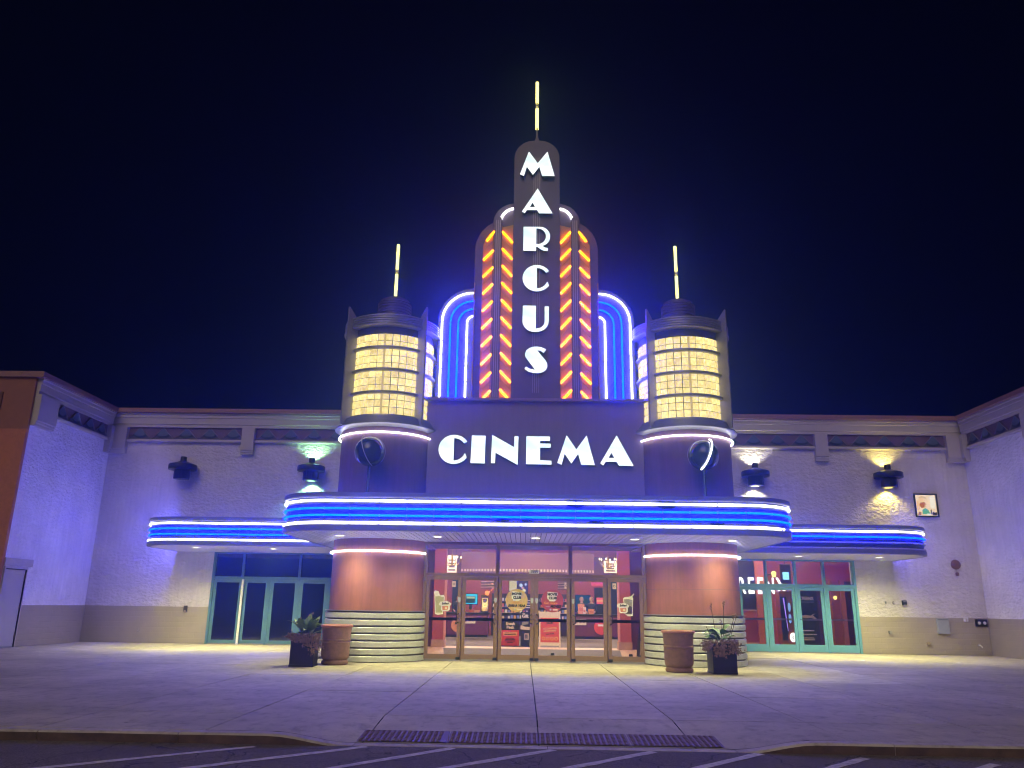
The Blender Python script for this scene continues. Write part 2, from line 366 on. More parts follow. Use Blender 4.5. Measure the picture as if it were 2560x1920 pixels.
def filled(polys, depth, name):
    """mesh of closed 2D polygons (with holes) in XZ, extruded along Y, front at y=0 facing -Y"""
    cu = bpy.data.curves.new(name, 'CURVE'); cu.dimensions = '2D'; cu.fill_mode = 'BOTH'; cu.extrude = depth / 2
    for p in polys:
        sp = cu.splines.new('POLY'); sp.points.add(len(p) - 1); sp.use_cyclic_u = True
        for q, (x, z) in zip(sp.points, p): q.co = (x, z, 0, 1)
    ob = bpy.data.objects.new(name, cu); COL.objects.link(ob)
    dg = bpy.context.evaluated_depsgraph_get(); me = bpy.data.meshes.new_from_object(ob.evaluated_get(dg))
    bpy.data.objects.remove(ob); bpy.data.curves.remove(cu)
    me.transform(Matrix.Rotation(pi / 2, 4, 'X')); me.transform(Matrix.Translation((0, depth / 2, 0)))
    me.name = name
    return me
def text_mesh(body, size, depth=.004, shear=0.0, bold=0.0, align='CENTER', spacing=1.0):
    cu = bpy.data.curves.new('lettering', 'FONT'); cu.body = body; cu.size = size; cu.extrude = depth / 2; cu.align_x = align; cu.align_y = 'CENTER'
    cu.shear = shear; cu.offset = bold; cu.space_character = spacing; cu.resolution_u = 3
    ob = bpy.data.objects.new('lettering', cu); COL.objects.link(ob)
    dg = bpy.context.evaluated_depsgraph_get(); me = bpy.data.meshes.new_from_object(ob.evaluated_get(dg))
    bpy.data.objects.remove(ob); bpy.data.curves.remove(cu)
    me.transform(Matrix.Rotation(pi / 2, 4, 'X'))
    return me
def text(body, size, loc, m, parent=None, shear=0.0, bold=0.0, name='lettering', sx=1.0, rz=0, spacing=1.0):
    me = text_mesh(body, size, .004, shear, bold, spacing=spacing); me.materials.append(m); me.name = name
    o = inst(name, me, parent, loc, rz)
    o.scale = (sx, 1, 1)
    return o
def flat(name, polys, depth, m, parent, loc):
    me = filled(polys, depth, name); me.materials.append(m); return inst(name, me, parent, loc)
def disc_poly(r, n=32, cx=0, cz=0, k=1.0):
    return [(cx + r * cos(2 * pi * i / n), cz + k * r * sin(2 * pi * i / n)) for i in range(n)]

# ================================================================== GROUND
YB, YD, XW, ZR = 26.5, 20.3, 14.68, 7.78
HK = .105
def sstep(a, b, x):
    t = min(1, max(0, (x - a) / (b - a))); return t * t * (3 - 2 * t)
def zf(x, y):
    wx = sstep(-2.95, -2.1, x) * (1 - sstep(1.98, 2.8, x)); t = min(1, max(0, (10.45 - y) / 1.33))
    return -.1 * wx * t
lot = MB().add([(-119, -79, -HK), (119, -79, -HK), (119, 119, -HK), (-119, 119, -HK)], [(0, 1, 2, 3)]).build('parking_lot', ASPH)
tag(lot, 'dark cracked asphalt parking lot in front of the kerb', 'parking lot', kind='structure')
# diagonal hatch lines
lines = [((-3.03, 8.75), (-4.43, 7.59)), ((-1.736, 9.0), (-3.395, 7.5)), ((-.85, 9.02), (-2.06, 7.65)), ((.22, 9.02), (-1.1, 7.7)), ((1.26, 9.02), (.04, 7.8)), ((2.38, 9.05), (1.25, 7.9)), ((3.21, 8.7), (2.58, 8.08)), ((4.4, 8.5), (3.7, 7.9))]
for (a, b) in lines:
    a = Vector((*a, 0)); b = Vector((*b, 0)); d = (b - a).normalized(); a = a + d * max(0, (a.y - 8.86) / -d.y); b = a + d * 4.2; n = Vector((-d.y, d.x, 0)) * .055
    rows = 26; vs = []; fs = []
    for i in range(rows + 1):
        c = a + (b - a) * (i / rows); j1, j2 = random.uniform(.82, 1.12), random.uniform(.82, 1.12)
        vs += [(c + n * j1).to_tuple(), (c - n * j2).to_tuple()]
    fs = [(2 * i, 2 * i + 1, 2 * i + 3, 2 * i + 2) for i in range(rows)]
    MB().add([(x, y, -HK + .004) for x, y, z in vs], fs).build('painted_line', STRIPE, lot)
# sidewalk bedding and slabs
bed = MB().box(-60, 60, 10.46, 26.45, -.2, -.03).box(-60, -3.0, 9.07, 10.45, -.2, -.03).box(2.85, 60, 9.07, 10.45, -.2, -.03)
walk = bed.build('sidewalk', mat('joint_dirt', (.06, .055, .05), rough=.9))
tag(walk, 'wide concrete sidewalk between the kerb and the cinema', 'sidewalk', kind='structure')
XJ = [-60, -16.5, -14.68, -12.9, -11.1, -9.3, -7.4, -5.5, -3.68, -1.98, -.09, 1.58, 3.22, 5.07, 7.02, 9, 10.9, 12.8, 14.68, 16.5, 60]
YJ = [9.07, 10.45, 13.2, 15.9, 18.1, 20.3, 23.2, 26.45]
for i in range(len(XJ) - 1):
    for j in range(len(YJ) - 1):
        x0, x1, y0, y1 = XJ[i] + .007, XJ[i + 1] - .007, YJ[j] + .007, YJ[j + 1] - .007
        if y0 > 20 and -5 < (x0 + x1) / 2 < 5: continue
        if y0 > 22 and abs(x0 + x1) / 2 > XW: continue
        m = CONC
        if abs(XJ[i] - 5.07) < .01 and j in (3, 4):
            if j == 4: continue
            y1 = YJ[5] - .007; m = CONCL
        ramp = y0 < 10.4 and x1 > -3 and x0 < 2.9
        nx, ny = (14, 10) if ramp else (1, 1)
        vs = []; fs = []; dz = random.uniform(-.003, .003)
        for a in range(nx + 1):
            for b in range(ny + 1):
                x = x0 + (x1 - x0) * a / nx; y = y0 + (y1 - y0) * b / ny; vs.append((x, y, zf(x, y) + (0 if ramp else dz)))
        for a in range(nx):
            for b in range(ny): fs.append((a * (ny + 1) + b, (a + 1) * (ny + 1) + b, (a + 1) * (ny + 1) + b + 1, a * (ny + 1) + b + 1))
        mb = MB().add(vs, fs)
        if not ramp: mb = MB().box(x0, x1, y0, y1, -.028, dz)
        mb.build('concrete_slab', m, walk, bevel=0 if ramp else .006)
# kerb in stones
kb = empty('kerb', (0, 9, 0)); tag(kb, 'low concrete kerb dropping to the ramp', 'kerb', kind='structure')
xs = [-60, -30, -15] + [-15 + 2.4 * i for i in range(1, 5)] + [-3.9, -2.05, .0, 1.98, 3.6] + [3.6 + 2.4 * i for i in range(1, 6)] + [30, 60]
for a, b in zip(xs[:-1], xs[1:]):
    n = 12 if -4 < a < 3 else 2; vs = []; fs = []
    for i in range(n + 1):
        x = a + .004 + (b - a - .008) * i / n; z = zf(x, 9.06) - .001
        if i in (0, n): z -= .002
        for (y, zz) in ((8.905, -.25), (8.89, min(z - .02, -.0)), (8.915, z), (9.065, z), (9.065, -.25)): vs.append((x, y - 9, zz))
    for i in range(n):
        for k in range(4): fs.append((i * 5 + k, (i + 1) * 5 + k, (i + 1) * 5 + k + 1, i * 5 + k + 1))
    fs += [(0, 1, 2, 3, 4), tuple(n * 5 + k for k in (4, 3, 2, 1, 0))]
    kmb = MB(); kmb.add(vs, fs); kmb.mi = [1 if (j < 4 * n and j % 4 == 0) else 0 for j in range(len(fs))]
    kmb.build('kerb_stone', [KERB, mat('kerb_face_shade_grime', (.13, .085, .06), rough=.95, noise=.4, nscale=5)], kb, smooth=30)  # front face colour holds its shade as well as brown grime
# tactile warning plates on the ramp
IRON = mat('rusty_red_plate', (.16, .10, .10), rough=.6, noise=.25, nscale=9)
tm = empty('tactile_paving', (0, 9.4, -.07), 'dark red tactile warning plates across the foot of the kerb ramp', 'tactile paving')
px = [-2.06, -1.08, -.09, .9, 1.9]
for a, b in zip(px[:-1], px[1:]):
    y0, y1 = 9.12, 9.62; vs = []; fs = []; nx = 8
    for i in range(nx + 1):
        x = a + .006 + (b - a - .012) * i / nx
        for y in (y0, y1): vs += [(x, y - 9.4, zf(x, y) + .07 + .012)]
    fs = [(2 * i, 2 * i + 2, 2 * i + 3, 2 * i + 1) for i in range(nx)]
    pl = MB().add(vs, fs).build('plate', IRON, tm)
    d = MB(); k = int((b - a - .03) / .06)
    for i in range(k):
        for j in range(8):
            x = a + .045 + i * .06; y = y0 + .035 + j * .0605; z = zf(x, y) + .012
            d.lathe([(.024, z + .069), (.016, z + .077 + .003), (0, z + .0805)], x, y - 9.4, n=6, cap=False)
    tag(d.build('raised_domes', IRON, pl, smooth=30), kind='stuff')

# ================================================================== BUILDING SHELL
bld = empty('cinema_building', (0, YB, 0), 'pale block cinema building with side wings, twin terracotta columns and glass entrance doors', 'building')
def bp(mb, name, m, parent=None, **k):
    """a part given in world coordinates; building empty sits at (0,YB,0)"""
    mb.v = [(x, y - YB, z) for x, y, z in mb.v]
    return mb.build(name, m, parent or bld, **k)
for s in (-1, 1):
    def bx(a, b, *r): return MB().box(min(s * a, s * b), max(s * a, s * b), *r)
    bp(bx(10.57, XW, YB, YB + .4, 1.14, 6.62), 'wall', CREAM)
    bp(bx(10.57, XW - .02, YB - .015, YB + .4, -.05, 1.14), 'base_course', BASE)
    bp(bx(4.9, 10.57, YB, YB + .4, 2.93, 6.62), 'wall', CREAM)
    bp(bx(4.9, XW, YB + .02, YB + .4, 6.62, 7.6), 'parapet', TRIM)
    # wing side wall
    bp(bx(XW, XW + .4, 22.02, YB + .4, 1.14, 6.62), 'wing_wall', WINGM)
    bp(bx(XW - .015, XW + .4, 22.02, YB - .016, -.05, 1.14), 'base_course', BASE)
    bp(bx(XW + .02, XW + .4, 22.02, YB + .4, 6.62, 7.6), 'parapet', TRIM)
    # main block side walls (behind the columns)
    bp(bx(4.75, 4.95, 20.6, YB + .01, -.05, 6.5), 'side_wall', STUCCO)
    # roof deck
    bp(bx(4.9, XW, YB + .4, 40, 7.2, 7.35), 'roof_deck', CAP)
    # front of the wing
    bp(bx(XW - .0, 60, 21.9, 22.02, -.05, 6.05), 'wing_front', BROWN)
    bp(bx(XW - .0, 60, 21.94, 22.02, 6.05, 7.606), 'wing_front_band', mat('brown_band', (.32, .14, .09), rough=.8, noise=.1, bump=.3, bscale=14))
    bp(bx(XW + .9, 17.2, 21.90, 21.94, 6.55, 7.15), 'wing_front_recess', mat('brown_recess', (.16, .07, .05), rough=.8))
    bp(bx(XW + .405, 60, 21.86, 22.6, 7.607, 7.778), 'roof_cap', CAP)
# cornice runs: three orientations (u along, d outward, z)
def T_back(u, d, z): return (u, YB - d, z)
def T_left(u, d, z): return (-XW + d, u, z)
def T_right(u, d, z): return (XW - d, u, z)
def run(prof, u0, u1, T, name, m, parent=None):
    n = len(prof); vs = [T(u0, d, z) for d, z in prof] + [T(u1, d, z) for d, z in prof]
    fs = [tuple(range(n)), tuple(range(2 * n - 1, n - 1, -1))] + [(i, i + n, (i + 1) % n + n, (i + 1) % n) for i in range(n)]
    return bp(MB().add(vs, fs), name, m, parent)
FASC = [(0, 7.12), (.10, 7.12), (.10, 7.215), (.125, 7.23), (.125, 7.44), (.15, 7.45), (.15, 7.545), (.18, 7.56), (.18, 7.605), (0, 7.605)]
CAPP = [(-.4, 7.607), (.23, 7.607), (.25, 7.63), (.25, 7.76), (.22, 7.78), (-.4, 7.78)]
SILL = [(0, 6.60), (.10, 6.60), (.12, 6.625), (.12, 6.68), (.10, 6.70), (0, 6.70)]
PILP = [(0, 6.19), (.15, 6.19), (.15, 6.25), (.17, 6.26), (.17, 6.32), (.20, 6.34), (.20, 7.118), (0, 7.118)]
FRZ = [(0, 6.702), (.03, 6.702), (.03, 7.118), (0, 7.118)]
fan = MB()
fan.prism_y([(-.405, 0), (.405, 0), (0, .415)], -.012, 0, 0)
fan.prism_y([(0, .40)] + [(.30 * sin(radians(-42 + 84 * i / 12)), .40 - .30 * cos(radians(-42 + 84 * i / 12))) for i in range(13)], -.05, -.004, 1)
ring = [(.36 * sin(radians(-42 + 84 * i / 12)), .40 - .36 * cos(radians(-42 + 84 * i / 12))) for i in range(13)] + [(.302 * sin(radians(42 - 84 * i / 12)), .40 - .302 * cos(radians(42 - 84 * i / 12))) for i in range(13)]
fan.prism_y(ring, -.028, -.004, 2)
for s in (-1, 1): fan.prism_y([(s * .40, .0), (s * .385, .0), (0, .392), (0, .412)], -.055, -.003, 3)
fan_me = fan.mesh('fan_ornament', [mat('ornament_ground', (.14, .12, .17), rough=.6), TEAL, DKTEAL, mat('ornament_edge', (.26, .23, .26), rough=.5)])
def bay(u0, u1, T, rz, cs):
    fz = run(FRZ, u0, u1, T, 'frieze_panel', FRIEZE)
    for c in cs:
        x, y, z = T(c, .03, 6.702); inst('fan_ornament', fan_me, fz, (x, y - YB, z), rz)
    run(SILL, u0, u1, T, 'sill', TRIM)
for s in (-1, 1):
    lo, hi = (-XW, -4.97) if s < 0 else (4.97, XW)
    run(FASC, lo, hi, T_back, 'cornice', TRIM); run(CAPP, lo, hi, T_back, 'roof_cap', CAP)
    a, b = sorted((s * 14.05, s * 10.04)); bay(a, b, T_back, 0, [s * v for v in (13.65, 12.84, 12.02, 11.2, 10.38)])
    a, b = sorted((s * 9.61, s * 4.97)); bay(a, b, T_back, 0, [s * v for v in (9.19, 8.38, 7.57, 6.76, 5.95)])
    a, b = sorted((s * 10.04, s * 9.61)); run(PILP, a, b, T_back, 'bracket', TRIM)
    a, b = sorted((s * 14.05, s * XW)); run(PILP, a, b, T_back, 'bracket', TRIM)
    T = T_left if s < 0 else T_right
    run(FASC, 22.02, YB - .185, T, 'cornice', TRIM); run(CAPP, 21.86, YB + .1, T, 'roof_cap', CAP)
    bay(22.95, 26.12, T, s * -pi / 2, [23.36, 24.17, 24.98, 25.72])
    run(PILP, 22.02, 22.95, T, 'bracket', TRIM); run(PILP, 26.12, YB - .205, T, 'bracket', TRIM)

# service door in the left wing
dr = bp(MB().box(-XW - .05, -XW + .02, 22.08, 23.02, .0, 2.12), 'service_door', mat('pale_grey_door', (.5, .48, .46), rough=.5, noise=.05))
fr = MB().box(-XW, -XW + .05, 22.03, 22.08, 0, 2.2).box(-XW, -XW + .05, 23.02, 23.07, 0, 2.2).box(-XW, -XW + .05, 22.081, 23.019, 2.12, 2.2)
bp(fr, 'door_frame', TRIM, dr)
bp(MB().box(-XW, -XW + .03, 22.02, 23.30, 2.21, 2.42), 'lintel', TRIM, dr)
bp(MB().box(-XW + .02, -XW + .035, 22.1, 23.0, .0, .05), 'door_sweep', ALU, dr)
bp(MB().box(-XW + .021, -XW + .056, 23.004, 23.018, .0, 2.13).box(-XW + .021, -XW + .056, 22.08, 23.003, 2.112, 2.13), 'door_gap', mat('gap_black', (.02, .015, .015), rough=.9), dr)
for z in (.25, 1.05, 1.85): bp(MB().box(-XW + .02, -XW + .045, 22.985, 23.03, z, z + .12), 'hinge', BRONZE, dr)

# central CINEMA wall
bp(MB().box(-3.2, 3.2, 20.15, 20.45, 2.95, 6.55), 'front_wall', MAUVE)
bp(MB().box(-2.9, 2.9, 20.02, 20.5, 6.55, 6.62), 'wall_coping', MAUVE)
bp(MB().box(-3.2, 3.2, 20.45, YB + .3, 6.3, 6.5), 'roof_deck', CAP)
# columns
for s in (-1, 1):
    cx, cy = s * 3.96, 20.5
    c = bp(MB().lathe([(1.19, -.02), (1.19, 3.2)], cx, cy, n=96), 'column', STUCCO, smooth=40)
    bp(MB().lathe([(1.19, 3.2), (1.19, 5.66)], cx, cy, n=96), 'upper_drum', mat('plum_stucco', (.20, .10, .17), rough=.55, noise=.08, nscale=4, bump=.1, bscale=60, streak=.12), c, smooth=40)
    ga = bp(MB().lathe([(1.225, .0), (1.225, 1.16)], cx, cy, n=96), 'wainscot_backing', REVEAL, c, smooth=40)
    for k in range(7):
        z = .012 + k * .1635
        bp(MB().lathe([(1.22, z), (1.262, z), (1.272, z + .012), (1.272, z + .115), (1.262, z + .127), (1.22, z + .127)], cx, cy, n=96, cap=False), 'wainscot_band', SILVER, c, smooth=15)
    bp(MB().lathe([(1.195, 1.152), (1.285, 1.152), (1.285, 1.172), (1.195, 1.172)], cx, cy, n=96, cap=False), 'wainscot_cap', ALU, c, smooth=40)
    if s > 0: bp(MB().lathe([(1.19, 1.76), (1.1925, 1.764), (1.19, 1.768)], cx, cy, n=96, cap=False), 'control_joint', REVEAL, c)
    for (z, r, a0, a1) in ((2.56, 1.245, -100, 74), (5.50, 1.25, -100, 72)):
        if s > 0: a0, a1 = -a1, -a0
        n = 48; P = [(cx + r * sin(radians(a0 + (a1 - a0) * i / n)), cy - r * cos(radians(a0 + (a1 - a0) * i / n)), z) for i in range(n + 1)]
        bp(MB().tube(P, .024), 'neon_ring', NEONW, c, smooth=60)

# ================================================================== ENTRANCE
# frame members
fm = MB()
for x in (-2.755, 2.755): fm.box(x - .035, x + .035, 20.22, 20.42, 0, 2.85)
fm.box(-2.72, 2.72, 20.23, 20.41, 2.025, 2.10)
fm.box(-2.72, 2.72, 20.23, 20.41, 2.80, 2.86)
for x in (-.925, .91): fm.box(x - .045, x + .045, 20.225, 20.415, 2.10, 2.80)
for k in range(1, 6): fm.box(-2.72 + k * .9067 - .014, -2.72 + k * .9067 + .014, 20.30, 20.40, 0, 2.025)
ef = bp(fm, 'entrance_frame', BRONZE)
for a, b in ((-2.72, -.97), (-.88, .865), (.955, 2.72)):
    tw = bp(MB().box(a, b, 20.31, 20.318, 2.10, 2.80), 'transom_pane', GLASS)
pl = bp(MB().box(-.135, .115, 20.195, 20.226, 2.105, 2.20), 'number_plate', WHITEV)
text('1555', .115, (-.01, 20.19 - YB, 2.152), INK, pl, bold=.004, sx=.85, name='house_number')
bp(MB().box(-2.75, 2.75, 20.2, 20.45, -.03, .006), 'threshold', ALU)
def cup_sticker(parent, x, z, h, w, m1, m2, flip, y):
    # white outlined drink with straw / garnish, badge at the side
    o = [(-w * .5, h * .42), (-w * .38, -h * .5), (-w * .1, -h * .54), (w * .38, -h * .5), (w * .5, h * .30), (w * .42, h * .42), (w * .05, h * .40), (-w * .12, h * .60), (-w * .45, h * .64), (-w * .56, h * .55)]
    if flip: o = [(-w * .5, h * .40), (-w * .40, -h * .40), (-w * .1, -h * .54), (w * .40, -h * .52), (w * .5, h * .40), (w * .42, h * .47), (w * .62, h * .62), (w * .56, h * .66), (w * .25, h * .5), (w * .05, h * .48), (-w * .35, h * .46)]
    st = flat('drink_sticker', [o], .003, WHITEV, parent, (x, y, z))
    q = .84
    body = [(px * q, pz * .86) for px, pz in ([(-w * .5, h * .40), (-w * .38, -h * .5), (w * .38, -h * .5), (w * .5, h * .36), (0, h * .42)])]
    b = flat('drink_print', [body], .002, m1, st, (0, -.003, 0))
    if flip: flat('drink_print', [[(-w * .36, -h * .02), (-w * .31, -h * .40), (w * .31, -h * .40), (w * .36, -h * .06), (.0, h * .06)]], .002, m2, st, (0, -.0055, 0))
    sx = (-1 if flip else 1) * w * .55
    bad = [(-.15, .05), (-.12, .10), (-.03, .105), (.05, .12), (.12, .08), (.16, .06), (.15, .02), (.12, .0), (.125, -.09), (.08, -.13), (-.07, -.13), (-.10, -.08), (-.09, .0), (-.14, .01)]
    bd = flat('badge_sticker', [bad], .003, WHITEV, st, (sx, -.007, -h * .10))
    return st, bd
door_x = [-2.72 + k * .9067 for k in range(6)]
for k, x0 in enumerate(door_x):
    x0 += .016; x1 = x0 + .9067 - .032; hs = 1 if k < 3 else -1       # handle side
    st = .085; y0, y1 = 20.24, 20.285
    d = empty('entrance_door', ((x0 + x1) / 2, 20.262 - YB, 0), parent=bld); w2 = (x1 - x0) / 2
    lf = MB(); lf.box(-w2, -w2 + st, -.022, .022, .05, 2.02).box(w2 - st, w2, -.022, .022, .05, 2.02)
    lf.box(-w2 + st, w2 - st, -.022, .022, 1.93, 2.02).box(-w2 + st, w2 - st, -.022, .022, .05, .165)
    lf.build('door_frame', BRONZE, d, bevel=.003)
    MB().box(-w2 + st, w2 - st, -.004, .004, .165, 1.93).build('door_glass', GLASS, d)
    MB().box(-w2 + .01, w2 - .01, -.03, -.008, .012, .05).build('door_sweep', ALU, d)
    MB().box(-w2 + st, w2 - st, .02, .06, .95, 1.02).build('push_bar', BLACK, d)
    hx = hs * (w2 - st * .5)
    MB().tube([(hx, -.022, 1.12), (hx - hs * .01, -.07, 1.115), (hx - hs * .055, -.085, 1.09), (hx - hs * .06, -.085, .93), (hx - hs * .01, -.07, .905), (hx, -.022, .90)], .011, n=6).build('pull_handle', BLACK, d, smooth=60)
    MB().lathe([(.016, 0), (.016, .012), (0, .014)], n=12, cap=False).build('lock', CHROME, d, loc=(hx, -.022, 1.0)).rotation_euler[0] = pi / 2
    MB().box(hx - .05, hx + .05, -.05, -.02, .04, .10).build('foot_bolt', NAVY, d, bevel=.004)
    sh = [(-.033, .06), (.033, .06), (.033, -.03), (0, -.07), (-.033, -.03)]
    if k < 5: flat('shield_sticker', [sh], .002, GREYV, d, (hx, -.0245, 1.45))
    yv = -.0085
    if k in (2, 3):
        m = YELCARD if k == 2 else MAROON; cxx = (-.44 if k == 2 else .45) - (x0 + x1) / 2
        cs = flat('round_sticker', [disc_poly(.275, 48)], .003, m, d, (cxx, yv, 1.455))
        blob = [(-.12, .02), (-.135, .10), (-.12, .20), (-.02, .195), (.03, .185), (.13, .18), (.135, .12), (.11, .09), (.10, .0), (.05, -.035), (-.08, -.03), (-.09, .01)]
        bl = flat('logo_print', [blob], .002, WHITEV, cs, (0, -.003, .02))
        text('MOVIE', .082, (0, -.0065, .155), INK, bl, bold=.005, name='logo_lettering').parent = cs
        text('CLUB', .082, (.01, -.0065, .065), INK, cs, bold=.005, name='logo_lettering')
        if k == 2:
            text('Save up to', .062, (0, -.004, -.055), INKO, cs, shear=.3, name='slogan_lettering')
            text('$100 A YEAR', .082, (0, -.004, -.13), INK, cs, shear=.2, bold=.004, sx=.92, name='slogan_lettering')
        else:
            text('Get more', .085, (-.05, -.004, -.055), INKO, cs, shear=.25, bold=.003, name='slogan_lettering')
            text('at the', .04, (-.12, -.004, -.135), WHITEV, cs, shear=.25, name='slogan_lettering')
            text('MOVIES', .085, (.08, -.004, -.135), INK, cs, shear=.25, bold=.004, sx=.9, name='slogan_lettering')
        flat('badge_print', [[(-.02, -.015), (.10, -.015), (.10, .015), (-.02, .015)]], .002, CREAMCARD, cs, (.03, -.003, -.215))
        flat('badge_print', [disc_poly(.025, 12)], .002, GREYV, cs, (-.045, -.003, -.213))
    if k == 0: s_, b_ = cup_sticker(d, -2.37 - (x0 + x1) / 2, 1.35, .50, .26, MINT, MINT, False, yv)
    if k == 5: s_, b_ = cup_sticker(d, 2.34 - (x0 + x1) / 2, 1.36, .46, .25, ICEV, COLA, True, yv)
    if k in (0, 5):
        text('Spiked', .065, (.0, -.0035, .055), INK, b_, shear=.3, bold=.003, name='badge_lettering')
        flat('badge_print', [[(-.07, -.01), (-.055, -.10), (.06, -.10), (.085, -.05), (.08, -.005)]], .002, mat('badge_coral', (.62, .22, .13), rough=.5), b_, (0, -.003, 0))
        flat('badge_print', [disc_poly(.032, 16)], .002, CREAMCARD, b_, (.03, -.006, -.055))
    if k in (0, 3, 5):
        nx = {0: -2.02, 3: .80, 5: 2.0}[k] - (x0 + x1) / 2
        n_ = flat('notice_sticker', [[(-.045, -.07), (.045, -.07), (.045, .07), (-.045, .07)]], .002, CREAMCARD, d, (nx, yv, 1.83))
        flat('notice_print', [disc_poly(.028, 16), disc_poly(.020, 16)], .001, INK, n_, (0, -.002, .0))
    if k in (3, 5): MB().box(-.045, .045, -.03, -.006, .17, .225).build('door_holder', NAVY, d, loc=(.0 if k == 3 else .1, 0, 0), bevel=.006)

# ================================================================== CANOPIES
def cpath(d, x0, x1, yf, yb, rl, rr, n=16):
    P = []
    if rl:
        P.append((x0 - d, yb)); cx, cy = x0 + rl, yf + rl
        P += [(cx + (rl + d) * cos(radians(180 + 90 * i / n)), cy + (rl + d) * sin(radians(180 + 90 * i / n))) for i in range(n + 1)]
    else: P.append((x0, yf - d))
    if rr:
        cx, cy = x1 - rr, yf + rr
        P += [(cx + (rr + d) * cos(radians(270 + 90 * i / n)), cy + (rr + d) * sin(radians(270 + 90 * i / n))) for i in range(n + 1)]
        P.append((x1 + d, yb))
    else: P.append((x1, yf - d))
    return P
def resample(P, step=.12):
    out = [P[0]]; 
    for a, b in zip(P[:-1], P[1:]):
        L = sqrt((a[0] - b[0]) ** 2 + (a[1] - b[1]) ** 2); n = max(1, int(L / step))
        out += [(a[0] + (b[0] - a[0]) * i / n, a[1] + (b[1] - a[1]) * i / n) for i in range(1, n + 1)]
    return out
def sub_path(P, l0, l1):
    out = []; acc = 0
    for a, b in zip(P[:-1], P[1:]):
        L = sqrt((a[0] - b[0]) ** 2 + (a[1] - b[1]) ** 2)
        if acc + L >= l0 and acc <= l1: 
            if not out: out.append(a)
            out.append(b)
        acc += L
    return out
def plen(P): return sum(sqrt((a[0] - b[0]) ** 2 + (a[1] - b[1]) ** 2) for a, b in zip(P[:-1], P[1:]))

def canopy(name, label, x0, x1, yf, yb, rl, rr, z0, z1, tubes, slat=False):
    """tubes: list of (z, material, [(start,end) lit fractions of the run, broken into segments])"""
    org = Vector(((x0 + x1) / 2, yb, z0)); root = empty(name, org, label, 'canopy', 'neon edged canopies')
    def loc(mb): mb.v = [(x - org.x, y - org.y, z - org.z) for x, y, z in mb.v]; return mb
    a = (x0, x1, yf, yb, rl, rr)
    H = z1 - z0
    prof = [(-.12, z0), (-.02, z0), (0, z0 + .02), (0, z0 + .125), (-.015, z0 + .14), (-.07, z0 + .142), (-.07, z0 + .255), (-.055, z0 + .258), (-.055, z0 + .272), (-.07, z0 + .275), (-.07, z0 + .40), (-.055, z0 + .403), (-.055, z0 + .417), (-.07, z0 + .42), (-.07, z0 + .575), (-.055, z0 + .578), (-.055, z0 + .592), (-.07, z0 + .595), (-.07, z1 - .115), (0, z1 - .11), (.012, z1 - .09), (.012, z1 - .015), (0, z1), (-.12, z1)]
    cols = [cpath(d, *a) for d, z in prof]; n = len(cols[0]); k = len(prof); vs = []; fs = []
    for i in range(n):
        for q in range(k): vs.append((*cols[q][i], prof[q][1]))
    for i in range(n - 1):
        for q in range(k - 1): fs.append((i * k + q, (i + 1) * k + q, (i + 1) * k + q + 1, i * k + q + 1))
    fa = MB(); fa.add(vs, fs)
    fa.mi = [1 if 5 <= (j % (k - 1)) <= 17 else 0 for j in range(len(fs))]
    loc(fa).build('fascia', [ALUD, CHAN], root, smooth=25)
    inner = cpath(-.10, *a)
    if not rl: inner = [(x0, yb)] + inner
    if not rr: inner = inner + [(x1, yb)]
    loc(MB().prism_z(inner, z1 - .06, z1 - .008)).build('roof_sheet', ALUD, root)
    if not slat: loc(MB().prism_z(cpath(-.03, *a) if rl and rr else ([(x0, yb)] if not rl else []) + cpath(-.03, *a) + ([(x1, yb)] if not rr else []), z0 + .004, z0 + .03)).build('soffit', SOFFIT2, root)
    else:
        loc(MB().prism_z(inner, z0 + .032, z0 + .05)).build('soffit_backing', BLACK, root)
        sm = MB().box(-.047, .047, 0, 1, 0, .022).mesh('soffit_slat', SOFFIT)
        pitch = .117; N = int((x1 - x0 - .1) / pitch)
        for i in range(N):
            x = x0 + .05 + (i + .5) * (x1 - x0 - .1) / N; ax = abs(x) + .05; hw = (x1 - x0) / 2
            y0 = yf + .03 if ax < hw - rl else yf + rl - sqrt(max(0, (rl - .02) ** 2 - (ax - hw + rl) ** 2)) + .03
            ye = 20.23 if abs(x) < 2.8 else yb - .02
            inst('soffit_slat', sm, root, (x - org.x, y0 - org.y, z0 + .004 - org.z), 0, (1, ye - y0, 1))
    P = resample(cpath(-.025, *a), .10); L = plen(P)
    for (z, m, r, segs) in tubes:
        for (f0, f1, mm) in segs:
            q = sub_path(P, f0 * L, f1 * L - .02)
            if len(q) > 1: loc(MB().tube([(x, y, z) for x, y in q], r)).build('neon_tube', mm or m, root, smooth=60)
    clips = MB()
    for (z, m, r, sg) in tubes:
        l = .3
        while l < L - .2:
            q = sub_path(P, l - .06, l + .06)
            if len(q) > 1:
                (ax_, ay_), (bx_, by_) = q[0], q[-1]; d = Vector((bx_ - ax_, by_ - ay_, 0)).normalized(); nrm_ = Vector((d.y, -d.x, 0)); c = Vector(((ax_ + bx_) / 2, (ay_ + by_) / 2, z))
                clips.obox(c - nrm_ * .012, d * .012, nrm_ * .034, Vector((0, 0, r + .008)))
            l += .62
    tag(loc(clips).build('tube_clips', mat('clip_glass', (.25, .25, .3), rough=.3), root), kind='stuff')
    return root, org, loc, P, L
ZC = 2.86
def segs(cuts, m=None): return [(a, b, m) for a, b in zip(cuts[:-1], cuts[1:])]
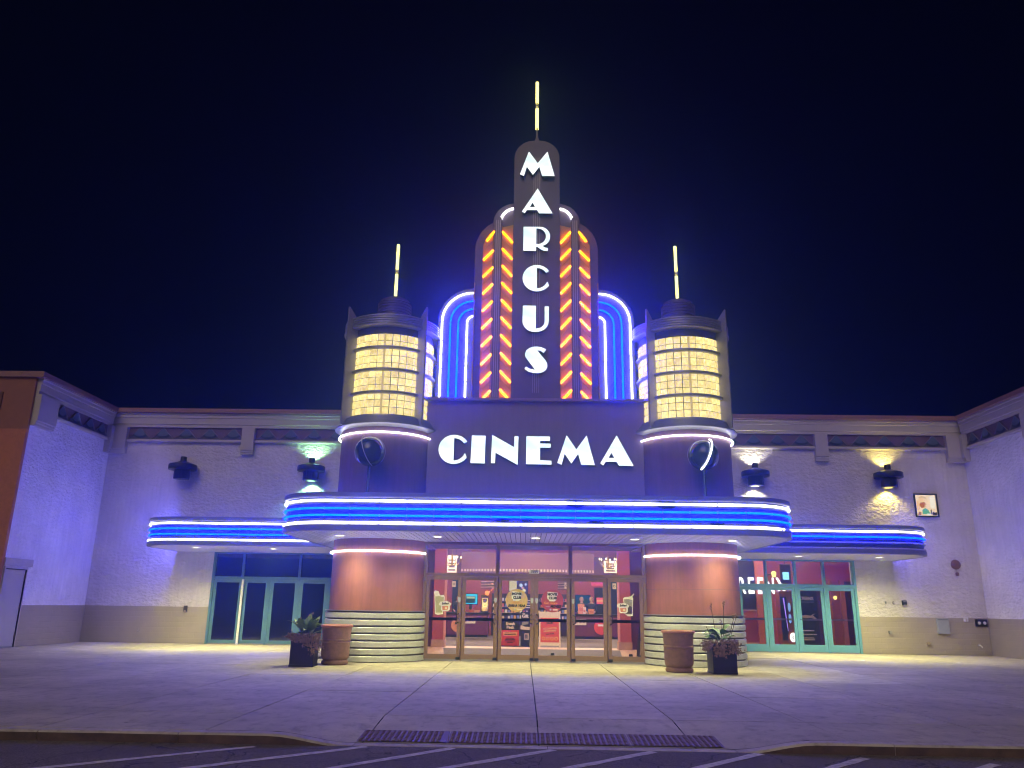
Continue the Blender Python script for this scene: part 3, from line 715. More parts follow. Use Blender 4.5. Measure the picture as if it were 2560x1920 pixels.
# main canopy: run length ~ sides + front
root, org, loc, P, L = canopy('main_canopy', 'large rounded canopy over the centre doors with white and blue neon bands', -5.91, 5.91, 17.25, 23.18, 1.35, 1.35, ZC, 3.70, [
    (3.515, NEONW, .027, segs([.0, .19, .42, .565, .80, 1.0])),
    (3.345, NEONB, .024, segs([.0, .17, .485, .715, 1.0])),
    (3.195, NEONB, .024, segs([.0, .17, .485, .72, 1.0])),
    (3.035, NEONW, .027, segs([.0, .245, .355, .585, .745]) + [(.748, 1.0, NEONOFF)])], slat=True)
for (fx, z, w, h) in ((.86, 3.545, .20, .10), (2.86, 3.545, .22, .11)):
    mb = MB(); mb.prism_y(disc_poly(1, 24), 0, .02); mb.v = [(fx + x * w, 17.288 + y, z - .03 + zz * h) for x, y, zz in mb.v]
    loc(mb).build('black_oval', mat('pure_black', (.0, .0, .0), rough=1, spec=0), root)  # plain black ovals set behind the neon tubes
for (fx, z) in ((-.75, 3.12), (-.2, 3.12), (1.3, 3.11), (3.95, 3.11)):
    mb = MB(); mb.prism_y(disc_poly(1, 20), 0, .02); mb.v = [(fx + x * .16, 17.295 + y, z + zz * .03) for x, y, zz in mb.v]
    loc(mb).build('black_oval', MATS['pure_black'], root)
rootL, orgL, locL, _, _ = canopy('left_canopy'.replace('left_', 'side_'), 'low side canopy with four lit neon bands over the dark doors', -11.84, -5.94, 23.2, 26.49, 1.35, 0, 2.90, 3.73, [
    (3.545, NEONW, .027, segs([0, 1.0])), (3.385, NEONB, .024, segs([0, .55, 1.0])), (3.225, NEONB, .024, segs([0, .55, 1.0])), (3.065, NEONW, .027, segs([0, .6, .93, 1.0]))])
rootR, orgR, locR, _, _ = canopy('side_canopy', 'low side canopy with only two lit neon bands over the turquoise doors', 5.94, 11.85, 23.15, 26.49, 0, 1.35, 2.90, 3.73, [
    (3.545, NEONW, .027, segs([0, 1.0])), (3.385, NEONB, .024, segs([0, .45, 1.0])), (3.225, NEONOFF, .022, segs([0, .45, 1.0])), (3.065, NEONOFF, .022, segs([0, .6, 1.0]))])

# recessed downlights
LENS = emis('downlight_lens', (1.0, .93, .68), 2.5)
def downlight(x, y, z, label, power, col=(1.0, .92, .44), cone=158):
    t = empty('recessed_light', (x, y, z), label, 'ceiling light', 'recessed canopy downlights')
    MB().lathe([(.10, .006), (.135, .004), (.135, -.008), (.10, -.012), (.10, .0)], n=24, cap=False).build('trim_ring', WHITE, t, smooth=40)
    MB().lathe([(0, -.006), (.10, -.006), (.10, .004)], n=24, cap=False).build('lens', LENS, t)
    ld = bpy.data.lights.new('lamp', 'SPOT'); ld.energy = power; ld.color = col; ld.spot_size = radians(cone); ld.spot_blend = .95; ld.shadow_soft_size = .09
    lo = bpy.data.objects.new('lamp', ld); COL.objects.link(lo); lo.parent = t; lo.location = (0, 0, -.05)
    return t
names = ['far left end', 'left of the centre', 'middle', 'right of the centre', 'far right end']
for (x, y), nm in zip(((-4.6, 18.6), (-2.3, 18.6), (0, 18.6), (2.32, 18.65), (4.6, 18.65)), names):
    downlight(x, y, ZC + .004, 'round downlight in the main canopy soffit, ' + nm, 70)
for (x, y), nm in zip(((-10.32, 24.3), (-7.95, 24.35)), ('outer one by the wall end', 'inner one by the column')): downlight(x, y, 2.904, 'round downlight under the left side canopy, ' + nm, 150)
for (x, y), nm in zip(((8.11, 24.5), (10.63, 24.7)), ('inner one by the column', 'outer one by the wall end')): downlight(x, y, 2.904, 'round downlight under the right side canopy, ' + nm, 150)

# ================================================================== LANTERN TOWERS
def block_material():
    m = bpy.data.materials.new('lit_glass_block'); m.use_nodes = True; N = m.node_tree.nodes; L = m.node_tree.links; b = N['Principled BSDF']
    tc = N.new('ShaderNodeTexCoord'); oi = N.new('ShaderNodeObjectInfo')
    n = N.new('ShaderNodeTexNoise'); n.inputs['Scale'].default_value = 16; n.inputs['Detail'].default_value = 4
    ad = N.new('ShaderNodeVectorMath'); ad.operation = 'ADD'; L.new(tc.outputs['Object'], ad.inputs[0]); L.new(oi.outputs['Location'], ad.inputs[1]); L.new(ad.outputs[0], n.inputs['Vector'])
    cr = N.new('ShaderNodeValToRGB'); cr.color_ramp.elements[0].position = .30; cr.color_ramp.elements[0].color = (.70, .47, .11, 1); cr.color_ramp.elements[1].position = .62; cr.color_ramp.elements[1].color = (1.0, .82, .30, 1)
    L.new(n.outputs['Fac'], cr.inputs[0])
    mr = N.new('ShaderNodeMapRange'); mr.inputs[3].default_value = .27; mr.inputs[4].default_value = .38; L.new(oi.outputs['Random'], mr.inputs[0])
    b.inputs['Base Color'].default_value = (.12, .11, .08, 1); b.inputs['Roughness'].default_value = .15
    L.new(cr.outputs[0], b.inputs['Emission Color']); L.new(mr.outputs[0], b.inputs['Emission Strength'])
    return m
BLOCKM = block_material()
def tower(label):
    t = empty('lantern_tower', (0, 0, 0), label, 'tower', 'glass block lantern towers')
    MB().lathe([(1.105, 5.95), (1.105, 8.40)], n=64).build('mortar_core', mat('dark_mortar', (.05, .035, .02), rough=.8), t, smooth=40)
    # one glass block: cushion faced
    w = 1.115 * 2 * sin(radians(5)) - .020; h = .1985 - .020; bmx = MB()
    rings = [(w / 2, h / 2, .02), (w / 2, h / 2, -.012), (w / 2 - .014, h / 2 - .014, -.026)]
    vs = []; fs = []
    for (a, b_, y) in rings: vs += [(-a, y, -b_), (a, y, -b_), (a, y, b_), (-a, y, b_)]
    for r in range(2):
        for k in range(4): fs.append((r * 4 + k, r * 4 + (k + 1) % 4, r * 4 + 4 + (k + 1) % 4, r * 4 + 4 + k))
    fs.append((8, 9, 10, 11)); me = bmx.add(vs, fs).mesh('glass_block', BLOCKM)
    for r in range(11):
        z = 5.985 + (r + .5) * .1985
        for c in range(22):
            a = radians(-105 + 10 * c)
            inst('glass_block', me, t, (1.115 * sin(a), -1.115 * cos(a), z), a)
    MB().box(-.03, .03, -1.15, -1.142, 5.99, 8.16).build('pole_shadow_strip', mat('pole_shadow_strip', (.12, .10, .05), rough=.5, emit=(.9, .65, .2), es=.16), t)  # dim strip over the blocks, painted as the shadow of an inner pole
    for z in (6.565, 7.175, 7.775):
        MB().lathe([(1.10, z - .04), (1.21, z - .04), (1.23, z - .028), (1.23, z + .028), (1.21, z + .04), (1.10, z + .04)], n=72, cap=False).build('ring_band', ALU, t, smooth=35)
    pr = [(1.19, 5.66), (1.34, 5.70), (1.375, 5.72), (1.375, 5.745), (1.345, 5.755), (1.345, 5.78), (1.30, 5.79), (1.30, 5.83), (1.265, 5.84), (1.265, 5.88), (1.235, 5.89), (1.235, 5.93), (1.20, 5.94), (1.19, 5.985), (1.08, 5.985)]
    MB().lathe(pr, n=72, cap=False).build('base_moulding', ALU, t, smooth=35)
    MB().lathe([(1.13, 8.165), (1.13, 8.40)], n=72, cap=False).build('frieze_band', SIGN, t, smooth=35)
    pr = [(1.12, 8.36), (1.30, 8.365), (1.325, 8.38), (1.325, 8.40)]
    for k in range(4): z = 8.41 + k * .065; pr += [(1.285, z), (1.285, z + .012), (1.31, z + .02), (1.31, z + .05), (1.285, z + .058)]
    pr += [(1.24, 8.69), (1.0, 8.74), (.45, 8.86)]
    MB().lathe(pr, n=72, cap=False).build('cornice_ring', ALU, t, smooth=30)
    pr = [(.47, 8.8)]
    for k in range(6): z = 8.95 + k * .08; pr += [(.47, z), (.445, z + .012), (.445, z + .03), (.47, z + .042)]
    pr += [(.40, 9.44), (.40, 9.5), (.25, 9.54), (.25, 9.58), (0, 9.6)]
    MB().lathe(pr, n=40, cap=False).build('roof_cap', SIGN, t, smooth=30)
    for a in (-47, 47):
        a = radians(a); ux, uy = sin(a), -cos(a); nx, ny = cos(a), sin(a)
        prof = [(1.10, 5.99), (1.28, 5.92), (1.37, 5.74), (1.44, 5.74), (1.44, 8.97), (1.415, 8.97), (1.20, 8.72), (1.10, 8.70)]
        vs = []; k = len(prof)
        for sgn in (-.028, .028): vs += [(ux * r + nx * sgn, uy * r + ny * sgn, z) for r, z in prof]
        fs = [tuple(range(k)), tuple(range(2 * k - 1, k - 1, -1))] + [(i, i + k, (i + 1) % k + k, (i + 1) % k) for i in range(k)]
        MB().add(vs, fs).build('fin', ALU, t, bevel=.006)
    sp = MB().tube([(0, 0, 9.58), (0, 0, 10.36)], .042, n=10).build('spire_tube', NEONY, t, smooth=60)
    MB().tube([(0, 0, 10.46), (0, 0, 11.26)], .042, n=10).build('spire_tube', NEONY, t, smooth=60)
    MB().tube([(0, 0, 10.36), (0, 0, 10.46)], .03, n=10).build('spire_joint', emis('dim_yellow', (1, .85, .25), .25), t)
    for z in (10.355, 10.41, 10.465): MB().lathe([(.0, z - .012), (.05, z - .012), (.05, z + .012), (0, z + .012)], n=14, cap=False).build('spire_collar', ALU, t)
    return t
tw = tower('left glass block lantern tower with yellow neon spire'); tw.location = (-3.96, 20.5, 0)
t2 = copy_tree(tw); t2.location = (3.96, 20.5, 0); t2['label'] = 'right glass block lantern tower with yellow neon spire'

# ================================================================== LETTERS
def nrm(polys, box=None):
    xs = [x for p in polys for x, y in p]; ys = [y for p in polys for x, y in p]
    x0, x1, y0, y1 = min(xs), max(xs), min(ys), max(ys)
    return [[((x - x0) / (x1 - x0), (y1 - y) / (y1 - y0)) for x, y in p] for p in polys]   # image y runs down
def ar(cx, cy, rx, ry, a0, a1, n=14):   # image coordinates, degrees clockwise from +x
    return [(cx + rx * cos(radians(a0 + (a1 - a0) * i / n)), cy + ry * sin(radians(a0 + (a1 - a0) * i / n))) for i in range(n + 1)]
GL = {}
GL['M'] = nrm([[(562, 1005), (645, 790), (730, 900), (822, 790), (890, 1020), (772, 1020), (745, 935), (685, 1010), (627, 935), (600, 1020)]])
GL['A'] = nrm([[(728, 1132), (870, 1372), (742, 1372), (722, 1341), (628, 1341), (607, 1371), (580, 1355)], [(680, 1270), (654, 1311), (703, 1311)]])
GL['R'] = nrm([[(547, 123), (690, 123)] + ar(690, 207, 86, 84, -85, 70) + [(712, 289), (730, 302), (757, 307), (757, 332), (722, 332), (695, 318), (668, 299), (657, 297), (657, 332), (547, 332)],
               [(658, 139), (672, 139)] + ar(672, 206, 68, 67, -85, 85) + [(658, 273)]])
GL['C'] = nrm([ar(658, 566, 120, 113, -33, -327, 40) + [(742, 592)] + ar(660, 566, 88, 86, 18, 90, 10) + [(657, 650), (657, 482)] + ar(660, 566, 88, 86, -90, -32, 10)])
GL['U'] = nrm([[(543, 797), (657, 797), (657, 992)] + ar(668, 930, 65, 60, 90, 0, 8) + [(733, 803), (770, 803), (768, 930)] + ar(662, 928, 106, 92, 0, 90, 10) + ar(640, 920, 100, 100, 90, 170, 8)])
GL['S'] = nrm([[(740, 1170), (700, 1152), (665, 1146), (635, 1147), (600, 1157), (572, 1178), (559, 1210), (563, 1235), (585, 1268), (645, 1347), (612, 1343), (585, 1332), (569, 1320), (557, 1342), (590, 1365), (630, 1376), (670, 1378), (710, 1369), (738, 1348), (750, 1318), (748, 1295), (735, 1268), (664, 1180), (690, 1182), (716, 1201)]])
GL['I'] = nrm([[(475, 130), (608, 132), (605, 398), (468, 395)]])
GL['N'] = nrm([[(672, 122), (888, 240), (890, 135), (930, 135), (925, 412), (708, 295), (704, 397), (664, 397)]])
GL['E'] = nrm([[(1010, 138), (1240, 138), (1240, 180), (1145, 182), (1145, 206), (1248, 206), (1248, 246), (1145, 246), (1145, 366), (1255, 370), (1255, 407), (1008, 405)]])
SIDE = mat('letter_return', (.02, .02, .025), rough=.4)
def letter(ch, x0, x1, z0, z1, y, parent, depth=.09):
    polys = [[(x0 + u * (x1 - x0) - (x0 + x1) / 2, z0 + v * (z1 - z0) - (z0 + z1) / 2) for u, v in p] for p in GL[ch]]
    me = filled(polys, depth, 'letter'); me.materials.append(SIDE); me.materials.append(LETTER)
    for p in me.polygons:
        if p.normal.y < -.7: p.material_index = 1
    return inst('letter', me, parent, (x0 / 2 + x1 / 2, y, z0 / 2 + z1 / 2))
cs = empty('cinema_sign', (0, 0, 0), 'lit white word CINEMA in block letters on the mauve wall', 'sign')
for ch, a, b, z0, z1 in (('C', -2.52, -1.78, 4.86, 5.63), ('I', -1.68, -1.30, 4.88, 5.62), ('N', -1.15, -.44, 4.85, 5.64), ('E', -.24, .42, 4.87, 5.61), ('M', .57, 1.54, 4.87, 5.65), ('A', 1.68, 2.54, 4.86, 5.66)):
    letter(ch, a, b, z0 - .02, z1 - .02, 20.04, cs)

# ================================================================== PYLON SIGN
ps = empty('pylon_sign', (0, 20.3, 6.6), 'tall stepped neon pylon spelling MARCUS vertically with orange chevrons and a yellow spire', 'sign')
OFF = Vector((0, 20.3, 6.6))
def pp(mb, name, m, parent=None, **k):
    mb.v = [(x, y - OFF.y, z - OFF.z) for x, y, z in mb.v]; return mb.build(name, m, parent or ps, **k)
ZB = 6.55
def slab_poly(hw, ztop, rx, rz, n=10):
    return [(-hw, ZB), (hw, ZB)] + arc(hw - rx, ztop - rz, rx, rz, 0, 90, n) + arc(-hw + rx, ztop - rz, rx, rz, 90, 180, n)
pp(MB().prism_y(slab_poly(.66, 14.48, .58, .58), 20.16, 20.75), 'centre_slab', SIGN, bevel=.012)
pp(MB().prism_y(slab_poly(1.24, 12.49, .60, .62), 20.30, 20.72), 'shoulder_slab', SIGN, bevel=.012)
pp(MB().prism_y(slab_poly(1.745, 12.0, .85, .95), 20.37, 20.70), 'chevron_slab', SIGN, bevel=.012)
for s in (-1, 1):
    # flanking quarter-round neon panels
    o = [(s * 1.70, ZB), (s * 2.72, ZB)] + [(s * x, z) for x, z in arc(1.70, 8.90, 1.02, 1.0, 0, 90, 14)]
    pan = pp(MB().prism_y(o, 20.42, 20.66), 'neon_panel', mat('grey_mauve_panel', (.09, .085, .12), rough=.4, noise=.05), bevel=.01)
    for (X, Z, m, r) in ((2.60, 9.74, NEONW, .027), (2.365, 9.49, NEONB2, .025), (2.15, 9.26, NEONB2, .025), (1.905, 9.05, NEONW, .025)):
        rad = X - 1.72
        if X > 2.5: rad = .88
        if rad > .5: rad *= .96
        A_ = [(s * x, z) for x, z in arc(X - rad, Z - rad, rad, rad, 90, 0, 12)]
        pts = [(s * 1.71, Z)] + A_
        pp(MB().tube([(x, 20.37, z) for x, z in pts] , r), 'neon_tube', m, pan, smooth=60)
        zz = Z - rad - .02; k = 0
        cuts = [zz, ZB]
        if m is NEONW: cuts = [zz, zz - .55, zz - .95, zz - 1.35, ZB] if X > 2 else [zz, zz - .42, zz - .62, zz - 1.0, zz - 1.25, zz - 1.7, ZB] if s < 0 else [zz, zz - 1.1, ZB]
        for a, b in zip(cuts[:-1], cuts[1:]):
            if a - b > .05: pp(MB().tube([(s * X, 20.37, a - .012), (s * X, 20.37, b + .012)], r), 'neon_tube', m, pan, smooth=60)
            if b > ZB: pp(MB().box(s * X - .035, s * X + .035, 20.35, 20.415, b - .018, b + .018), 'tube_support', ALU, pan)
    # edge fin between chevrons and flank
    pp(MB().box(min(s * 1.70, s * 1.735), max(s * 1.70, s * 1.735), 20.24, 20.46, ZB, 10.0), 'edge_fin', SIGN2, bevel=.006)
    # shoulder arc tube
    A_ = [(s * x, z) for x, z in arc(.62, 11.82, .42, .49, 84, 8, 10)]
    pp(MB().tube([(x, 20.26, z) for x, z in A_], .034), 'neon_tube', NEONW, smooth=60)
    # fluted post
    po = pp(MB().box(min(s * .99, s * 1.185), max(s * .99, s * 1.185), 20.19, 20.33, 6.66, 12.0), 'fluted_post', SIGN, bevel=.006)
    for q in (-.055, 0, .055): pp(MB().box(s * 1.087 + q - .012, s * 1.087 + q + .012, 20.165, 20.195, 6.68, 11.9), 'flute', mat('dull_metal', (.30, .27, .32), rough=.35, metal=.6), po)
    # chevron fields
    fo = [(s * 1.20, ZB + .02), (s * 1.515, ZB + .02)] + [(s * x, z) for x, z in arc(1.02, 11.0, .495, .72, 0, 68, 8)]
    fo = pp(MB().prism_y(fo, 20.335, 20.38), 'chevron_field', SIGN2, bevel=.004)
    fi = pp(MB().prism_y([(s * .66, ZB + .02), (s * .98, ZB + .02), (s * .98, 11.72), (s * .66, 11.80)], 20.275, 20.32), 'chevron_field', SIGN2, bevel=.004)
    for a in (1.505, 1.205): pp(MB().box(min(s * a, s * (a + .012)), max(s * a, s * (a + .012)), 20.25, 20.34, ZB + .02, 11.2 if a > 1.4 else 11.7), 'edge_strip', SIGN2, fo)
    for a in (.665, .968): pp(MB().box(min(s * a, s * (a + .012)), max(s * a, s * (a + .012)), 20.2, 20.28, ZB + .02, 11.72), 'edge_strip', SIGN2, fi)
    for k in range(10):
        zl = 6.585 + .5155 * k
        if k < 9:
            a, b = (s * 1.49, zl), (s * 1.215, zl + .30)
            a2, b2 = (s * .68, zl), (s * .965, zl + .32)
        else:
            a, b = (s * 1.41, 11.30), (s * 1.20, 11.60); a2, b2 = (s * .68, 11.22), (s * .965, 11.56)
        for (p, q, yy, par, yb_) in ((a, b, 20.285, fo, 20.335), (a2, b2, 20.225, fi, 20.275)):
            pp(MB().tube([(p[0], yy, p[1]), (q[0], yy, q[1])], .031), 'neon_bar', NEONO, par, smooth=60)
            # folded step under each bar
            d = Vector((q[0] - p[0], q[1] - p[1])); dz = -.17
            st = [(p[0], p[1] - .05), (q[0], q[1] - .05), (q[0], q[1] - .20), (p[0], p[1] - .20)]
            if k == 0: st = [(p[0], max(z, 6.58)) for p, z in [(pp_, pp_[1]) for pp_ in st]] if False else None
            if st: pp(MB().prism_y(st, yb_ - .025, yb_ + .002), 'chevron_step', SIGN2, par)
# chrome strips between the letters
for x in (-.085, -.03, .03, .085): pp(MB().box(x - .008, x + .008, 20.135, 20.162, 6.80, 13.9), 'chrome_strip', mat('dull_metal', (.30, .27, .32), rough=.35, metal=.6), bevel=0)
for ch, a, b, z0, z1 in (('M', -.49, .51, 13.25, 14.05), ('A', -.42, .45, 12.06, 12.85), ('R', -.37, .38, 10.90, 11.64), ('C', -.38, .35, 9.68, 10.47), ('U', -.37, .35, 8.50, 9.26), ('S', -.30, .31, 7.33, 8.08)):
    l = letter(ch, a, b, z0 - .02, z1 - .02, 20.03, ps); l.location -= OFF
pp(MB().prism_y([(-.05, 14.2), (.05, 14.2), (.06, 14.6), (.035, 14.66), (.02, 15.0), (-.02, 15.0), (-.035, 14.66), (-.06, 14.6)], 20.30, 20.44), 'spire_foot', SIGN)
for a, b in ((14.99, 15.72), (15.84, 16.62)): pp(MB().tube([(0, 20.37, a), (0, 20.37, b)], .048, n=10), 'spire_tube', NEONY, smooth=60)
pp(MB().tube([(0, 20.37, 15.72), (0, 20.37, 15.84)], .034, n=10), 'spire_joint', MATS['dim_yellow'])
for z in (15.715, 15.78, 15.845): pp(MB().lathe([(0, z - .013), (.057, z - .013), (.057, z + .013), (0, z + .013)], 0, 20.37, n=14, cap=False), 'spire_collar', ALU)

# ================================================================== GLOBES ON POLES
def globe(s, lit, label):
    t = empty('globe_ornament', (s * 4.05, 18.75, 3.69), label, 'ornament', 'planet ornaments')
    BL = mat('dark_blue_enamel', (.012, .018, .06), rough=.22, coat=.5)
    pr = [(.36 * sin(pi * i / 24), 1.20 - .36 * cos(pi * i / 24)) for i in range(25)]
    MB().lathe(pr, n=40, cap=False).build('sphere', BL, t, smooth=60)
    MB().lathe([(.05, 0), (.05, .02), (.033, .04), (.033, .86)], n=14, cap=True).build('pole', BL, t, smooth=40)
    # orbit tube across the front
    up = Vector((.32 * s, 0, .947)); fw = Vector((.22 * s, -.975, 0)).normalized()
    Pm = [(fw * cos(radians(a)) + up * sin(radians(a))) * .405 + Vector((0, 0, 1.2)) for a in range(-72, 79, 6)]
    MB().tube(Pm, .019 if lit else .012).build('orbit_tube', NEONW if lit else NEONOFF, t, smooth=60)
    Pm = [Vector((.375 * cos(radians(a)), .02, 1.2 + .375 * sin(radians(a)))) for a in range(-40, 221, 8)]
    MB().tube(Pm, .007).build('rim_tube', NEONOFF, t, smooth=60)
    return t
globe(-1, False, 'dark blue globe on a pole with its neon orbit unlit')
globe(1, True, 'dark blue globe on a pole with a lit white neon orbit')

# ================================================================== WALL SCONCES
def sconce(x, col, power, label):
    t = empty('wall_sconce', (x, YB - .0, 5.29), label, 'wall light', 'stepped wall sconces'); yc = -.32
    def half(prof, n=20): 
        return MB().lathe(prof, 0, yc, n=24)
    half([(.255, 0), (.26, .02), (.26, .34)]).build('lower_drum', NAVY, t, smooth=35)
    half([(.36, .30), (.455, .31), (.46, .33), (.46, .46), (.45, .48), (.20, .57), (.12, .60)]).build('flange', NAVY, t, smooth=30)
    half([(.105, .56), (.105, .74), (.095, .76)]).build('top_cap', NAVY, t, smooth=35)
    MB().box(-.10, .10, yc, .0, .30, .44).build('wall_bracket', NAVY, t)
    for k in (-.09, .0, .09): MB().box(k - .012, k + .012, yc - .268, yc - .25, .02, .32).build('rib', NAVY, t)
    if power:
        for (z, rx) in ((.63, pi - .10), (-.03, .10)):
            ld = bpy.data.lights.new('lamp', 'SPOT'); ld.energy = power; ld.color = col; ld.spot_size = radians(128); ld.spot_blend = .5; ld.shadow_soft_size = .06
            lo = bpy.data.objects.new('lamp', ld); COL.objects.link(lo); lo.parent = t; lo.location = (0, -.20, z); lo.rotation_euler = (rx if z < 0 else pi + .10, 0, 0)
        MB().lathe([(0, -.004), (.13, -.004)], 0, yc + .1, n=20, cap=False).build('lens', emis('sconce_lens_%d' % int(x * 10), col, .8), t)
    return t
sconce(-11.89, (1, 1, 1), 0, 'unlit dark wall sconce near the left wing')
sconce(-7.50, (.42, 1.0, .46), 32, 'dark wall sconce washing the wall pale green')
sconce(7.47, (1.0, .93, .68), 24, 'dark wall sconce washing the wall warm white beside the right tower')
sconce(11.89, (1.0, .80, .16), 24, 'dark wall sconce washing the wall yellow above the lit poster')

# ================================================================== SIDE STOREFRONTS
def storefront(s, xs, tx, frame, gl, pole=False):
    """xs: door boundaries, tx: transom boundaries (world x, ascending)"""
    a, b = xs[0], xs[-1]; f = MB()
    f.box(a - .05, a + .03, YB - .05, YB + .12, 0, 2.93); f.box(b - .03, b + .05, YB - .05, YB + .12, 0, 2.93)
    f.box(a + .03, b - .03, YB - .045, YB + .12, 2.025, 2.125); f.box(a + .03, b - .03, YB - .045, YB + .12, 2.86, 2.93)
    for x in tx[1:-1]: f.box(x - .035, x + .035, YB - .05, YB + .115, 2.125, 2.86)
    for x in xs[1:-1]: f.box(x - .03, x + .03, YB - .03, YB + .10, 0, 2.025)
    bp(f, 'storefront_frame', frame)
    for p, q in zip(tx[:-1], tx[1:]): bp(MB().box(p + .03, q - .03, YB + .03, YB + .038, 2.12, 2.865), 'transom_pane', gl)
    for k, (p, q) in enumerate(zip(xs[:-1], xs[1:])):
        p += .034; q -= .034; w2 = (q - p) / 2; d = empty('storefront_door', ((p + q) / 2, .005, 0), parent=bld)
        st = .10; lf = MB(); lf.box(-w2, -w2 + st, -.025, .025, .03, 2.02).box(w2 - st, w2, -.025, .025, .03, 2.02)
        br = .25 if s > 0 else .13
        lf.box(-w2 + st, w2 - st, -.025, .025, 1.93, 2.02).box(-w2 + st, w2 - st, -.025, .025, .03, br)
        lf.build('door_frame', frame, d, bevel=.003)
        MB().box(-w2 + st, w2 - st, -.004, .004, br, 1.93).build('door_glass', gl, d)
        MB().box(-w2 + .01, w2 - .01, -.04, -.01, .0, .032).build('door_sweep', ALU, d)
        if s > 0: MB().box(-w2 + st, w2 - st, .02, .06, .99, 1.05).build('push_bar', ALU, d)
        for z in (.3, 1.0, 1.75): MB().box(-w2 - .012, -w2 + .012, -.04, -.02, z, z + .11).build('hinge', frame, d)
        if s > 0 and k == 3: MB().lathe([(.02, 0), (.02, .015), (0, .017)], n=10, cap=False).build('lock', CHROME, d, loc=(-w2 + .05, -.025, 1.02)).rotation_euler[0] = pi / 2
    if pole: bp(MB().box(-9.545, -9.475, YB - .10, YB - .05, 0.0, 2.03), 'door_post', mat('white_post', (.8, .8, .78), rough=.4))
TURQD = mat('turquoise_frame_left', (.09, .21, .29), rough=.4, noise=.06, nscale=4)
storefront(-1, [-10.52, -9.51, -8.63, -7.66, -6.68, -5.7], [-10.52, -9.56, -7.68, -5.7], TURQD, DGLASS, pole=True)
storefront(1, [5.75, 6.72, 7.66, 8.60, 9.53, 10.52], [5.75, 6.72, 7.67, 8.62, 9.55, 10.52], TURQ, GLASS)
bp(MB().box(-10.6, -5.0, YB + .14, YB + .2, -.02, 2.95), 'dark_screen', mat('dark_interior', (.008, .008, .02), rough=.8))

# ================================================================== LOBBY SHELL (seen through the glass)
def lb(mb, name, m, **k): return bp(mb, name, m, **k)
lb(MB().box(-4.74, 4.74, 20.46, 26.5, -.06, -.002), 'lobby_floor', TILE)
lb(MB().box(-6.6, 6.6, 26.5, 40, -.06, -.003), 'lobby_floor', CARPET)
lb(MB().box(-4.0, 4.0, 26.3, 27.5, -.05, .0), 'floor_border', STRIPF)
m_ = [(-2.25, 20.75), (2.25, 20.75), (2.8, 26.15), (-2.8, 26.15)]
lb(MB().prism_z(m_, -.001, .008), 'entrance_mat', MATG)
for s in (-1, 1):
    lb(MB().box(min(s * 4.60, s * 4.74), max(s * 4.60, s * 4.74), 20.5, 26.5, 0, 4.6), 'lobby_wall', RED)
    lb(MB().box(min(s * 2.84, s * 3.22), max(s * 2.84, s * 3.22), 26.5, 26.9, .24, 4.6), 'lobby_pier', RED)
    lb(MB().box(min(s * 2.80, s * 3.24), max(s * 2.80, s * 3.24), 26.46, 26.92, 0, .24), 'pier_base', mat('tile_base', (.42, .26, .18), rough=.5, noise=.15, nscale=6))
    lb(MB().box(min(s * 2.79, s * 2.86), max(s * 2.79, s * 2.86), 26.47, 26.6, .24, 2.3), 'corner_guard', mat('corner_guard', (.70, .32, .24), rough=.4))
    lb(MB().box(min(s * 6.5, s * 6.6), max(s * 6.5, s * 6.6), 26.92, 38, 0, 4.6), 'lobby_wall', RED)
    lb(MB().box(min(s * 3.25, s * 6.5), max(s * 3.25, s * 6.5), 26.92, 27.0, 0, 4.6), 'lobby_wall', mat('lobby_dark_wall', (.12, .04, .06), rough=.7))
lb(MB().box(-6.6, 6.6, 38, 38.1, 0, 4.6), 'lobby_wall', RED)
lb(MB().box(-4.74, 4.74, 20.46, 26.5, 4.6, 4.7), 'lobby_ceiling', mat('lobby_ceiling', (.45, .25, .25), rough=.8))
lb(MB().box(-6.6, 6.6, 26.92, 38.1, 4.6, 4.7), 'lobby_ceiling', MATS['lobby_ceiling'])
lb(MB().box(-4.7, 4.7, 20.43, 20.459, 2.87, 4.6), 'lobby_wall', RED)
# curved bulkhead over the counter with a dentil strip
bk = lb(MB().lathe([(7.4, 2.62), (7.4, 3.45), (6.6, 3.45), (6.6, 2.62), (7.4, 2.62)], 0, 40.4, n=40, a0=radians(-23), a1=radians(21), cap=False), 'bulkhead', LOBC, smooth=30)
dm = MB().box(-.035, .035, -.03, 0, 0, .10).mesh('dentil', mat('dentil_cream', (.75, .58, .48), rough=.5, emit=(1, .7, .5), es=.02))
for i in range(44):
    a = radians(-22.5 + 43 * i / 43); inst('dentil', dm, bk, (7.42 * sin(a), 40.4 - 7.42 * cos(a) - YB, 2.67), a)
# lobby ceiling lamps
def lobby_lamp(x, y, z, power, size, col, parent=bld):
    o = bp(MB().lathe([(0, z), (.28, z), (.30, z + .03)], x, y, n=20, cap=False), 'ceiling_lamp', emis('lobby_lamp', (1, .80, .58), 1.6))
    ld = bpy.data.lights.new('lamp', 'AREA'); ld.shape = 'DISK'; ld.size = size; ld.energy = power; ld.color = col
    lo = bpy.data.objects.new('lamp', ld); COL.objects.link(lo); lo.parent = o; lo.location = (x, y - YB, z - .02)
LC = (1.0, .80, .60)
for x, y, pw in ((-2.6, 23.2, 55), (2.6, 23.2, 55), (0, 24.5, 45), (-3.5, 30.5, 75), (0, 30.5, 60), (3.5, 30.5, 75), (-2.5, 34.2, 85), (2.5, 34.2, 85)):
    lobby_lamp(x, y, 4.45, pw, .6, LC)

def sc(Xm, Zm, Y, Y0=30.0):      # slide a measured point along its sight line to depth Y
    k = Y / Y0; return (Xm + .27) * k - .27, 1.34 + (Zm - 1.34) * k
